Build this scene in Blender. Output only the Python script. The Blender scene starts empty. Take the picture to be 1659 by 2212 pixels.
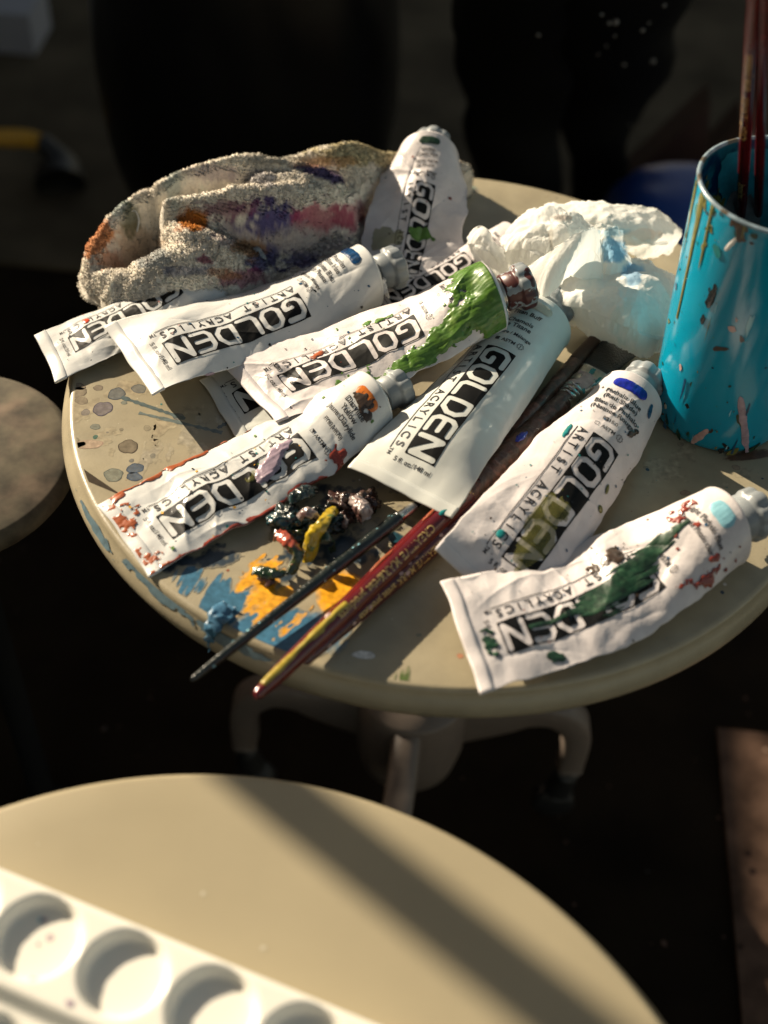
import bpy, bmesh, math, random
import numpy as np
from mathutils import Matrix, Vector

SC = bpy.context.scene
COL = SC.collection
rad = math.radians
PI = math.pi

# ------------------------------------------------------------------ camera
CAM_Y, CAM_Z, CAM_YAW, CAM_PITCH, CAM_ROLL, CAM_F = -0.58301, 0.51903, -0.05522, 0.83057, 0.06304, 2800.0
PW, PH = 1659.0, 2212.0
_f = np.array([math.sin(CAM_YAW)*math.cos(CAM_PITCH), math.cos(CAM_YAW)*math.cos(CAM_PITCH), -math.sin(CAM_PITCH)])
_r = np.array([math.cos(CAM_YAW), -math.sin(CAM_YAW), 0.0])
_u = np.cross(_r, _f)
CR = math.cos(CAM_ROLL)*_r + math.sin(CAM_ROLL)*_u
CU = -math.sin(CAM_ROLL)*_r + math.cos(CAM_ROLL)*_u
CP = np.array([0.0, CAM_Y, CAM_Z])
cam_d = bpy.data.cameras.new('camera')
cam = bpy.data.objects.new('camera', cam_d); COL.objects.link(cam)
M = Matrix(((CR[0], CU[0], -_f[0], CP[0]), (CR[1], CU[1], -_f[1], CP[1]), (CR[2], CU[2], -_f[2], CP[2]), (0, 0, 0, 1)))
cam.matrix_world = M
cam_d.sensor_fit = 'VERTICAL'; cam_d.sensor_height = 36.0; cam_d.sensor_width = 27.0
cam_d.lens = 36.0*CAM_F/PH
cam_d.clip_start = 0.02; cam_d.clip_end = 100
cam_d.dof.use_dof = True; cam_d.dof.focus_distance = 0.742; cam_d.dof.aperture_fstop = 4.0
SC.camera = cam

# ------------------------------------------------------------------ light
SUN_AZ, SUN_EL = rad(-34), rad(25)      # the way the light travels
LD = Vector((math.cos(SUN_EL)*math.cos(SUN_AZ), math.cos(SUN_EL)*math.sin(SUN_AZ), -math.sin(SUN_EL)))
sd = bpy.data.lights.new('sun', 'SUN'); sd.energy = 5.0; sd.angle = rad(0.65); sd.color = (1.0, 0.86, 0.66)
sun = bpy.data.objects.new('sun', sd); COL.objects.link(sun)
sun.rotation_euler = LD.to_track_quat('-Z', 'Y').to_euler(); sun.location = (-2, 1.5, 2)
W = bpy.data.worlds.new('World'); SC.world = W; W.use_nodes = True
nt = W.node_tree; bg = nt.nodes['Background']
sky = nt.nodes.new('ShaderNodeTexSky'); sky.sky_type = 'NISHITA'; sky.sun_disc = False
sky.sun_elevation = SUN_EL; sky.sun_rotation = math.atan2(-LD.x, -LD.y)
tint = nt.nodes.new('ShaderNodeMix'); tint.data_type = 'RGBA'; tint.blend_type = 'MULTIPLY'; tint.inputs[0].default_value = 1.0
tint.inputs[7].default_value = (1.30, 1.0, 0.70, 1)          # the photograph's warm white balance
nt.links.new(sky.outputs[0], tint.inputs[6]); nt.links.new(tint.outputs[2], bg.inputs[0]); bg.inputs[1].default_value = 0.065
vs = SC.view_settings
vs.view_transform = 'Standard'; vs.look = 'None'; vs.gamma = 1.0; vs.use_curve_mapping = False; vs.exposure = 0.95

# ------------------------------------------------------------------ helpers
ORG = {}
def at(px, py, z=0.0):
    """the place at height z that the photograph shows at px, py"""
    d = (px-PW/2)/CAM_F*CR - (py-PH/2)/CAM_F*CU + _f
    return CP + d*((z-CP[2])/d[2])

def tag(o, label=None, cat=None, group=None, kind=None):
    if label: o['label'] = label
    if cat: o['category'] = cat
    if group: o['group'] = group
    if kind: o['kind'] = kind
    return o

def empty(name, loc, label=None, cat=None, group=None):
    o = bpy.data.objects.new(name, None); COL.objects.link(o); o.location = [float(c) for c in loc]
    o.empty_display_size = 0.02; ORG[o.name] = np.array(loc, float)
    return tag(o, label, cat, group)

def mk(name, V, F, m, parent=None, smooth=True, cols=None, origin=None, normals=None):
    V = np.asarray(V, float)
    o0 = ORG[parent.name] if parent is not None else (np.array(origin, float) if origin is not None else np.zeros(3))
    me = bpy.data.meshes.new(name)
    me.from_pydata((V-o0).tolist(), [], [tuple(map(int, f)) for f in F]); me.update()
    if smooth: me.polygons.foreach_set('use_smooth', np.ones(len(me.polygons), bool))
    if cols is not None:
        ca = me.color_attributes.new('Col', 'FLOAT_COLOR', 'POINT')
        c = np.ones((len(V), 4), np.float32); c[:, :3] = cols
        ca.data.foreach_set('color', c.ravel())
    if normals is not None: me.normals_split_custom_set_from_vertices(np.asarray(normals, float).tolist())
    me.materials.append(m)
    o = bpy.data.objects.new(name, me); COL.objects.link(o)
    if parent is not None: o.parent = parent
    elif origin is not None: o.location = [float(c) for c in origin]
    ORG[o.name] = o0
    return o

def copy_tree(o, parent=None):
    c = o.copy(); COL.objects.link(c); c.parent = parent
    for ch in list(o.children): copy_tree(ch, c)
    return c

# numpy noise
def _h(ix, iy, s):
    v = np.sin(ix*127.1 + iy*311.7 + s*74.7)*43758.5453
    return v - np.floor(v)
def vn(x, y, s=0):
    ix, iy = np.floor(x), np.floor(y); fx, fy = x-ix, y-iy
    fx = fx*fx*(3-2*fx); fy = fy*fy*(3-2*fy)
    return (_h(ix, iy, s)*(1-fx)+_h(ix+1, iy, s)*fx)*(1-fy) + (_h(ix, iy+1, s)*(1-fx)+_h(ix+1, iy+1, s)*fx)*fy
def fbm(x, y, s=0, o=4):
    a, t, n = 0.0, 0.0, 1.0
    for k in range(o):
        a = a + vn(x*2**k+17*k, y*2**k+5*k, s+k)*n; t += n; n *= 0.5
    return a/t*2-1
def tri(x): return np.abs(x-np.floor(x)-0.5)*4-1
def crumple(x, y, sc, seed, n=5):
    """planar facets with sharp creases, -1..1"""
    rs = np.random.RandomState(seed); v = 0; t = 0
    wx = x + 0.35*sc*fbm(x/sc/1.3, y/sc/1.3, seed, 2); wy = y + 0.35*sc*fbm(x/sc/1.3+9, y/sc/1.3+3, seed+5, 2)
    for k in range(n):
        a = rs.uniform(0, PI); w = sc*rs.uniform(1.0, 2.4); ph = rs.uniform(0, 1)
        amp = w*(0.5+0.9*vn(x/sc/2.2+k*7, y/sc/2.2, seed+k))
        v = v + amp*tri((wx*math.cos(a)+wy*math.sin(a))/w+ph); t += w
    return v/t
def sstep(a, b, x):
    t = np.clip((x-a)/(b-a), 0, 1); return t*t*(3-2*t)
def lerp_ctrl(t, pts):
    ks = np.array([p[0] for p in pts]); vv = np.array([p[1] for p in pts], float)
    t = np.clip(t, ks[0], ks[-1]); i = np.clip(np.searchsorted(ks, t, 'right')-1, 0, len(ks)-2)
    f = (t-ks[i])/(ks[i+1]-ks[i]); m = np.gradient(vv, ks)
    h = ks[i+1]-ks[i]
    return (2*f**3-3*f**2+1)*vv[i] + (f**3-2*f**2+f)*h*m[i] + (-2*f**3+3*f**2)*vv[i+1] + (f**3-f**2)*h*m[i+1]

# ------------------------------------------------------------------ materials
def mat(name, col, rough=0.5, var=0.0, vscale=200, bump=0.0, bscale=400, metal=0.0, coat=0.0, attr=False,
        rvar=0.0, transl=0.0, spec=0.5, col2=None, c2scale=60, c2thr=(0.55, 0.7), speck=None, emis=None, sheen=0.0, alpha=1.0):
    m = bpy.data.materials.new(name); m.use_nodes = True
    nt = m.node_tree; N = nt.nodes; L = nt.links; b = N['Principled BSDF']
    tc = N.new('ShaderNodeTexCoord')
    def noise(sc, det=4, off=0.0, dist=0.0):
        n = N.new('ShaderNodeTexNoise'); n.inputs['Scale'].default_value = sc; n.inputs['Detail'].default_value = det
        n.inputs['Distortion'].default_value = dist
        mp = N.new('ShaderNodeMapping'); mp.inputs['Location'].default_value = (off, off*1.7, off*.3)
        L.new(tc.outputs['Object'], mp.inputs[0]); L.new(mp.outputs[0], n.inputs['Vector']); return n
    if attr:
        a = N.new('ShaderNodeVertexColor'); a.layer_name = 'Col'; src = a.outputs[0]
    else:
        a = N.new('ShaderNodeRGB'); a.outputs[0].default_value = (*col, 1); src = a.outputs[0]
    def mix(fac, A, B, typ='MIX'):
        x = N.new('ShaderNodeMix'); x.data_type = 'RGBA'; x.blend_type = typ
        if isinstance(fac, (int, float)): x.inputs[0].default_value = fac
        else: L.new(fac, x.inputs[0])
        for k, v in ((6, A), (7, B)):
            if isinstance(v, tuple): x.inputs[k].default_value = (*v, 1)
            else: L.new(v, x.inputs[k])
        return x.outputs[2]
    def ramp(fac, lo, hi):
        r = N.new('ShaderNodeMapRange'); r.inputs['From Min'].default_value = lo; r.inputs['From Max'].default_value = hi
        L.new(fac, r.inputs['Value']); return r.outputs[0]
    if col2 is not None:
        n = noise(c2scale, 6, 3.0, 0.6); src = mix(ramp(n.outputs[0], *c2thr), src, col2)
    if speck is not None:      # (colour, scale, radius)
        for k, (sc_, ss, sr) in enumerate(speck):
            v = N.new('ShaderNodeTexVoronoi'); v.inputs['Scale'].default_value = ss
            mp = N.new('ShaderNodeMapping'); mp.inputs['Location'].default_value = (1.3*k, 2.1*k, 0.7*k)
            L.new(tc.outputs['Object'], mp.inputs[0]); L.new(mp.outputs[0], v.inputs['Vector'])
            n = noise(ss*0.35, 2, 8.0+k)
            th = N.new('ShaderNodeMath'); th.operation = 'MULTIPLY'
            L.new(ramp(n.outputs[0], 0.45, 0.75), th.inputs[0]); th.inputs[1].default_value = sr
            lt = N.new('ShaderNodeMath'); lt.operation = 'LESS_THAN'; L.new(v.outputs['Distance'], lt.inputs[0]); L.new(th.outputs[0], lt.inputs[1])
            src = mix(lt.outputs[0], src, sc_)
    if var > 0:
        n = noise(vscale, 5)
        r = N.new('ShaderNodeMapRange'); r.inputs['To Min'].default_value = 1-var; r.inputs['To Max'].default_value = 1+var*0.6
        r.inputs['From Min'].default_value = 0.3; r.inputs['From Max'].default_value = 0.7
        L.new(n.outputs[0], r.inputs['Value'])
        cx = N.new('ShaderNodeCombineColor')
        for k in range(3): L.new(r.outputs[0], cx.inputs[k])
        src = mix(1.0, src, cx.outputs[0], 'MULTIPLY')
    L.new(src, b.inputs['Base Color'])
    b.inputs['Roughness'].default_value = rough; b.inputs['Metallic'].default_value = metal
    b.inputs['Coat Weight'].default_value = coat; b.inputs['Coat Roughness'].default_value = 0.12
    b.inputs['Specular IOR Level'].default_value = spec
    if alpha < 1: b.inputs['Alpha'].default_value = alpha
    if sheen: b.inputs['Sheen Weight'].default_value = sheen; b.inputs['Sheen Roughness'].default_value = 0.6
    if rvar > 0:
        n = noise(vscale*0.5, 4, 5.0); r = N.new('ShaderNodeMapRange')
        r.inputs['From Min'].default_value = 0.3; r.inputs['From Max'].default_value = 0.7
        r.inputs['To Min'].default_value = max(0.03, rough-rvar); r.inputs['To Max'].default_value = min(1, rough+rvar)
        L.new(n.outputs[0], r.inputs['Value']); L.new(r.outputs[0], b.inputs['Roughness'])
    if bump > 0:
        n = noise(bscale, 5, 1.0); bp = N.new('ShaderNodeBump'); bp.inputs['Strength'].default_value = bump
        bp.inputs['Distance'].default_value = 0.001; L.new(n.outputs[0], bp.inputs['Height']); L.new(bp.outputs[0], b.inputs['Normal'])
    if transl > 0:
        t = N.new('ShaderNodeBsdfTranslucent'); L.new(src, t.inputs[0]); ms = N.new('ShaderNodeMixShader')
        ms.inputs[0].default_value = transl; L.new(b.outputs[0], ms.inputs[1]); L.new(t.outputs[0], ms.inputs[2])
        L.new(ms.outputs[0], N['Material Output'].inputs['Surface'])
    return m

MT = {}
MT['beige'] = mat('beige_plastic', (0.335, 0.288, 0.192), 0.36, var=0.15, vscale=55, bump=0.10, bscale=500, rvar=0.10,
                  speck=[((0.25, 0.2, 0.13), 160, 0.10), ((0.6, 0.55, 0.42), 210, 0.08)])
MT['beige_clean'] = mat('beige_plastic_clean', (0.35, 0.295, 0.188), 0.42, var=0.05, vscale=18, bump=0.05, bscale=500, rvar=0.06)
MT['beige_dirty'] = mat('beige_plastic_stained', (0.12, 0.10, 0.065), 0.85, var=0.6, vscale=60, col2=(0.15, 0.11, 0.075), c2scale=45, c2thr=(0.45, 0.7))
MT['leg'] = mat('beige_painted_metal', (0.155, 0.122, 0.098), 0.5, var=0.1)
MT['rubber'] = mat('black_rubber', (0.01, 0.01, 0.01), 0.5)
MT['white'] = mat('white_tube_enamel', (0.63, 0.63, 0.61), 0.24, var=0.05, vscale=60, bump=0.10, bscale=250, rvar=0.10,
                  speck=[((0.03, 0.05, 0.07), 150, 0.09)])
MT['white_clean'] = mat('white_tube_enamel_clean', (0.62, 0.63, 0.585), 0.22, var=0.03, vscale=60, bump=0.03, bscale=200, rvar=0.05)
MT['white_dusty'] = mat('white_tube_enamel_dusty', (0.62, 0.575, 0.565), 0.38, var=0.10, vscale=90, bump=0.16, bscale=500, rvar=0.14,
                        speck=[((0.18, 0.13, 0.12), 420, 0.13), ((0.05, 0.12, 0.18), 130, 0.08)])
MT['black'] = mat('black_print', (0.006, 0.006, 0.006), 0.5, var=0.2, spec=0.15, speck=[((0.10, 0.10, 0.07), 700, 0.10)])
MT['text'] = mat('text_print', (0.02, 0.02, 0.022), 0.4)
MT['metal'] = mat('worn_metal', (0.55, 0.52, 0.46), 0.28, metal=1.0, var=0.3, rvar=0.15)
MT['cap'] = mat('grey_cap_plastic', (0.24, 0.26, 0.27), 0.42, var=0.12, vscale=120, rvar=0.1, bump=0.08)
MT['cap_stained'] = mat('grey_cap_plastic_stained', (0.24, 0.26, 0.27), 0.4, var=0.1, col2=(0.07, 0.015, 0.012), c2scale=90, c2thr=(0.50, 0.52))
def paint(name, col, rough=0.33, bump=0.22, var=0.25, coat=0.3, **k):
    return mat('paint_'+name, col, rough, var=var, vscale=260, bump=bump, bscale=170, coat=coat, rvar=0.12, **k)
MT['p_green'] = paint('leaf_green', (0.075, 0.17, 0.020), 0.36, bump=0.3, coat=0.15, col2=(0.16, 0.26, 0.05), c2scale=140, c2thr=(0.55, 0.75))
MT['p_dgreen'] = paint('dark_green', (0.010, 0.040, 0.018), 0.4, bump=0.4, var=0.6, coat=0.1, col2=(0.04, 0.10, 0.05), c2scale=160, c2thr=(0.55, 0.7))
MT['p_red'] = paint('brick_red', (0.24, 0.035, 0.018))
MT['p_rust'] = paint('rust', (0.36, 0.09, 0.03))
MT['p_orange'] = paint('orange', (0.62, 0.16, 0.015))
MT['p_oxred'] = paint('orange_red', (0.62, 0.07, 0.03))
MT['p_yellow'] = paint('yellow', (0.72, 0.36, 0.015), 0.45, bump=0.15, var=0.1, coat=0.0)
MT['p_lemon'] = paint('lemon', (0.36, 0.27, 0.03))
MT['p_blue'] = paint('sky_blue', (0.05, 0.15, 0.25), 0.4, var=0.25, coat=0.1)
MT['p_dblue'] = paint('dark_blue', (0.01, 0.07, 0.15), 0.3)
MT['p_royal'] = paint('royal_blue', (0.01, 0.02, 0.30), 0.2, var=0.5)
MT['p_prussian'] = paint('prussian', (0.006, 0.05, 0.14), 0.2, var=0.6)
MT['p_teal'] = paint('teal', (0.01, 0.20, 0.20), 0.3)
MT['p_lblue'] = paint('light_blue', (0.25, 0.52, 0.60), 0.35, var=0.1)
MT['p_mauve'] = paint('mauve', (0.36, 0.27, 0.33), 0.3)
MT['p_buff'] = paint('buff', (0.52, 0.47, 0.36), 0.3, var=0.08, bump=0.1)
MT['p_olive'] = paint('olive', (0.16, 0.15, 0.035), 0.3)
MT['p_wash'] = mat('paint_olive_wash', (0.20, 0.19, 0.05), 0.25, var=0.3, alpha=0.5)
MT['p_lilac_wash'] = mat('paint_lilac_wash', (0.42, 0.35, 0.42), 0.2, var=0.2, alpha=0.55)
MT['p_brown'] = paint('dark_brown', (0.05, 0.03, 0.018), 0.35)
MT['p_black'] = paint('blackish', (0.012, 0.014, 0.014), 0.2, bump=0.7)
MT['p_white'] = paint('white', (0.7, 0.68, 0.64), 0.35)
MT['p_pink'] = paint('pink', (0.5, 0.33, 0.3), 0.4)
MT['stain'] = mat('dried_paint_stains', (1, 1, 1), 0.33, attr=True, var=0.3, vscale=300, bump=0.05, bscale=600)
MT['gold'] = mat('gold_print', (0.62, 0.42, 0.15), 0.4, var=0.3, vscale=900)
MT['redwood'] = mat('red_lacquer', (0.105, 0.005, 0.006), 0.22, var=0.3, vscale=120, coat=0.6, speck=[((0.4, 0.15, 0.12), 420, 0.12)])
MT['maroon'] = mat('maroon_lacquer', (0.07, 0.006, 0.008), 0.2, var=0.4, vscale=120, coat=0.6)
MT['crust'] = mat('brown_paint_crust', (0.075, 0.035, 0.022), 0.38, var=0.5, vscale=120, bump=0.9, bscale=260,
                  col2=(0.20, 0.085, 0.06), c2scale=110, c2thr=(0.52, 0.62), speck=[((0.02, 0.12, 0.2), 90, 0.22)])
MT['dgreenwood'] = mat('dark_green_lacquer', (0.004, 0.009, 0.007), 0.3, coat=0.5, var=0.4, bump=0.6, bscale=400, speck=[((0.2, 0.3, 0.3), 380, 0.13)])
MT['bristle'] = mat('black_bristles', (0.012, 0.012, 0.012), 0.4, bump=0.8, bscale=900)
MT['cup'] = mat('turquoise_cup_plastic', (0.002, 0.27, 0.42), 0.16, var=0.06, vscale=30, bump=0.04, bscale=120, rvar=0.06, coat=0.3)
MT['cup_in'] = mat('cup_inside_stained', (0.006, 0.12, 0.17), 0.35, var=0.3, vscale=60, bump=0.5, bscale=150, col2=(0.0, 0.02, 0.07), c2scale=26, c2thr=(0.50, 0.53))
MT['palette'] = mat('white_palette_plastic', (0.80, 0.77, 0.68), 0.25, var=0.03, vscale=30, speck=[((0.5, 0.42, 0.42), 70, 0.13)])
MT['terry'] = mat('terry_cloth', (1, 1, 1), 0.95, attr=True, var=0.15, vscale=500, bump=0.35, bscale=650, spec=0.05, transl=0.2)
MT['tissue'] = mat('tissue_paper', (1, 1, 1), 0.85, attr=True, bump=0.2, bscale=1100, spec=0.15, transl=0.38)
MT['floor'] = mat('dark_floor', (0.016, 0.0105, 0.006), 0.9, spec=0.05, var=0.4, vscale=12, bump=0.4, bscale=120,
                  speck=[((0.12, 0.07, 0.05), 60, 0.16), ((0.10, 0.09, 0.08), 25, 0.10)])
MT['wall'] = mat('grey_plaster', (0.12, 0.11, 0.10), 0.8, var=0.1, vscale=8, bump=0.3, bscale=60)
MT['blackcloth'] = mat('black_fabric', (0.004, 0.004, 0.004), 0.75, spec=0.15)
MT['blackvinyl'] = mat('black_vinyl', (0.004, 0.004, 0.0045), 0.35, spec=0.3)
MT['wood'] = mat('dark_brown_wood', (0.05, 0.022, 0.013), 0.5, var=0.3, vscale=20)
MT['bluepl'] = mat('blue_plastic', (0.01, 0.045, 0.22), 0.4)
MT['yellowpl'] = mat('yellow_plastic', (0.5, 0.26, 0.02), 0.4)
MT['glint'] = mat('silver_sequins', (0.14, 0.13, 0.12), 0.4)
MT['palebox'] = mat('pale_grey_plastic', (0.3, 0.3, 0.33), 0.5)

# ------------------------------------------------------------------ generic geometry
def grid_faces(nu, nv, wrap=False, off=0):
    i = np.arange(nu if wrap else nu-1); j = np.arange(nv-1)
    I, J = np.meshgrid(i, j, indexing='ij'); I2 = (I+1) % nu
    return (np.stack([I*nv+J, I2*nv+J, I2*nv+J+1, I*nv+J+1], -1).reshape(-1, 4)+off)

def lathe(prof, n=64, axis=None, origin=(0, 0, 0), side=None, rfun=None, cap0=False, cap1=False):
    """prof: (r, h) pairs; axis: unit vector; rfun(theta, k, r) -> r"""
    T = np.array([0, 0, 1.0]) if axis is None else np.asarray(axis, float)
    B = np.cross(T, [0, 0, 1.0]) if side is None else np.asarray(side, float)
    if np.linalg.norm(B) < 1e-6: B = np.array([1.0, 0, 0])
    B = B/np.linalg.norm(B); N = np.cross(B, T)
    th = np.arange(n)/n*2*PI; V = []
    for k, (r, h) in enumerate(prof):
        rr = np.full(n, r) if rfun is None else rfun(th, k, r)
        V.append(np.asarray(origin)+np.outer(rr*np.cos(th), B)+np.outer(rr*np.sin(th), N)+T*h)
    V = np.stack(V, 1).reshape(-1, 3); m = len(prof); F = grid_faces(n, m, True).tolist()
    if cap0: F.append([i*m for i in range(n)][::-1])
    if cap1: F.append([i*m+m-1 for i in range(n)])
    return V, F

def box(x0, x1, y0, y1, z0, z1):
    V = [(x, y, z) for z in (z0, z1) for x, y in ((x0, y0), (x1, y0), (x1, y1), (x0, y1))]
    return V, [(0, 3, 2, 1), (4, 5, 6, 7), (0, 1, 5, 4), (1, 2, 6, 5), (2, 3, 7, 6), (3, 0, 4, 7)]

def join(*parts):
    V = []; F = []; o = 0
    for v, f in parts:
        v = np.asarray(v, float); V.append(v); F += [[int(a)+o for a in q] for q in f]; o += len(v)
    return np.concatenate(V), F

def sweep(pts, radii, n=16, flat=1.0, up=(0, 0, 1), closed_ends=True, sub=8):
    P = np.array(pts, float); k = np.arange(len(P)); t = np.linspace(0, len(P)-1, (len(P)-1)*sub+1)
    C = np.stack([lerp_ctrl(t, list(zip(k, P[:, i]))) for i in range(3)], 1)
    R = np.interp(t, k, radii); T = np.gradient(C, axis=0); T /= np.linalg.norm(T, axis=1)[:, None]
    U = np.array(up, float); B = np.cross(T, U); B /= np.linalg.norm(B, axis=1)[:, None]+1e-9; N = np.cross(B, T)
    th = np.arange(n)/n*2*PI
    V = C[None]+R[None, :, None]*(np.cos(th)[:, None, None]*B[None]+flat*np.sin(th)[:, None, None]*N[None])
    m = len(t); F = grid_faces(n, m, True).tolist()
    if closed_ends: F.append([i*m for i in range(n)]); F.append([i*m+m-1 for i in range(n)][::-1])
    return V.reshape(-1, 3), F

def contour(f, x0, x1, y0, y1, h):
    """polygons of the region f > 0: (verts2d, values, faces)"""
    xs = np.arange(x0, x1+h, h); ys = np.arange(y0, y1+h, h); X, Y = np.meshgrid(xs, ys, indexing='ij')
    F = f(X, Y)
    F = F.copy(); F[0, :] = F[-1, :] = F[:, 0] = F[:, -1] = np.minimum(-1e-3, 0)
    ins = F > 0; nx, ny = F.shape
    c = ins[:-1, :-1].astype(int)+ins[1:, :-1]+ins[1:, 1:]+ins[:-1, 1:]
    idx = -np.ones(F.shape, int); used = np.argwhere(ins); idx[ins] = np.arange(len(used))
    V = [(xs[i], ys[j]) for i, j in used]; val = list(F[ins])
    a = np.argwhere(c == 4)
    faces = np.stack([idx[a[:, 0], a[:, 1]], idx[a[:, 0]+1, a[:, 1]], idx[a[:, 0]+1, a[:, 1]+1], idx[a[:, 0], a[:, 1]+1]], 1).tolist() if len(a) else []
    ed = {}
    for i, j in np.argwhere((c > 0) & (c < 4)):
        cs = ((i, j), (i+1, j), (i+1, j+1), (i, j+1)); poly = []
        for k in range(4):
            p, q = cs[k], cs[(k+1) % 4]; ip, iq = ins[p], ins[q]
            if ip: poly.append(int(idx[p]))
            if ip != iq:
                key = (p, q) if p < q else (q, p)
                if key not in ed:
                    t = F[p]/(F[p]-F[q]); ed[key] = len(V)
                    V.append((xs[p[0]]+t*(xs[q[0]]-xs[p[0]]), ys[p[1]]+t*(ys[q[1]]-ys[p[1]]))); val.append(0.0)
                poly.append(ed[key])
        if len(poly) >= 3: faces.append(poly)
    return np.array(V).reshape(-1, 2), np.array(val), faces

_tc = {}
def text2d(s, size, bold=0.0):
    key = (s, size, bold)
    if key in _tc: return _tc[key]
    cu = bpy.data.curves.new('t', 'FONT'); cu.body = s; cu.size = 1.0; cu.align_x = 'CENTER'; cu.offset = bold; cu.resolution_u = 3
    o = bpy.data.objects.new('t', cu); me = o.to_mesh()
    V = np.array([v.co[:2] for v in me.vertices])*size; F = [list(p.vertices) for p in me.polygons]
    o.to_mesh_clear(); bpy.data.objects.remove(o); bpy.data.curves.remove(cu)
    _tc[key] = (V, F); return V, F

def fans(specs, seed=0):
    """small irregular flat blobs: (x, y, rx, ry, rot) -> verts2d, faces"""
    rs = np.random.RandomState(seed); V = []; F = []
    for x, y, rx, ry, rot in specs:
        n = 9; th = np.arange(n)/n*2*PI; r = 1+0.22*rs.randn(n).clip(-1.5, 1.5)
        a, b = rx*r*np.cos(th), ry*r*np.sin(th); o = len(V)
        V += [(x+p*math.cos(rot)-q*math.sin(rot), y+p*math.sin(rot)+q*math.cos(rot)) for p, q in zip(a, b)]
        F.append(list(range(o, o+n)))
    return np.array(V).reshape(-1, 2), F

def ell(X, Y, x, y, rx, ry, rot=0.0):
    c, s = math.cos(rot), math.sin(rot); a = ((X-x)*c+(Y-y)*s)/rx; b = (-(X-x)*s+(Y-y)*c)/ry
    return 1-np.sqrt(a*a+b*b)

# ------------------------------------------------------------------ the setting
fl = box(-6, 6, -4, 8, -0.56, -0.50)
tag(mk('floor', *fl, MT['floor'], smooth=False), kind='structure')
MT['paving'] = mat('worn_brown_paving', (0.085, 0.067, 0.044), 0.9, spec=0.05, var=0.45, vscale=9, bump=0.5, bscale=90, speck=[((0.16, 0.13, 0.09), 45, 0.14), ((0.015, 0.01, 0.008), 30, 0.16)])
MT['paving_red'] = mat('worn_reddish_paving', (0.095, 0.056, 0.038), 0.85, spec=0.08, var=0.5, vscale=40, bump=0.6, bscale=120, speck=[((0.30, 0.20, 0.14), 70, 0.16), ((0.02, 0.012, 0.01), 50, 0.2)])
tag(mk('pavement', *box(-6, 6, 0.70, 7.9, -0.5, -0.494), MT['paving'], smooth=False), kind='structure')  # added slab, coloured paler to brighten the far floor
tag(mk('path', *box(0.285, 1.4, -3.0, 0.115, -0.5, -0.495), MT['paving_red'], smooth=False), kind='structure')  # added slab, its paler colour stands in for the sunlit floor patch
# added unseen blocker: keeps sun off the floor, its opening lights the tables
WX0, WX1 = -1.12, -1.05
WY0, WY1, WZ0, WZ1 = 0.12, 1.10, 0.27, 1.30
shade_wall = join(box(WX0, WX1, -3.0, WY0, -0.5, 3.0), box(WX0, WX1, WY1, 7.0, -0.5, 3.0),
            box(WX0, WX1, WY0, WY1, -0.5, WZ0), box(WX0, WX1, WY0, WY1, WZ1, 3.0))
tag(mk('wall', *shade_wall, MT['wall'], smooth=False), kind='structure')
wf = empty('window', (WX0+0.03, 0.6, WZ0), 'open window in the grey wall with one upright bar', 'window')
mk('mullion', *box(-1.091, -1.079, 0.394, 0.422, WZ0, WZ1), MT['white'], wf, smooth=False)  # added bar, out of view, casts the shadow band on the near table
mk('frame', *join(box(WX0+0.005, WX1-0.005, WY0, WY0+0.02, WZ0, WZ1), box(WX0+0.005, WX1-0.005, WY1-0.02, WY1, WZ0, WZ1)), MT['white'], wf, smooth=False)

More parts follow.
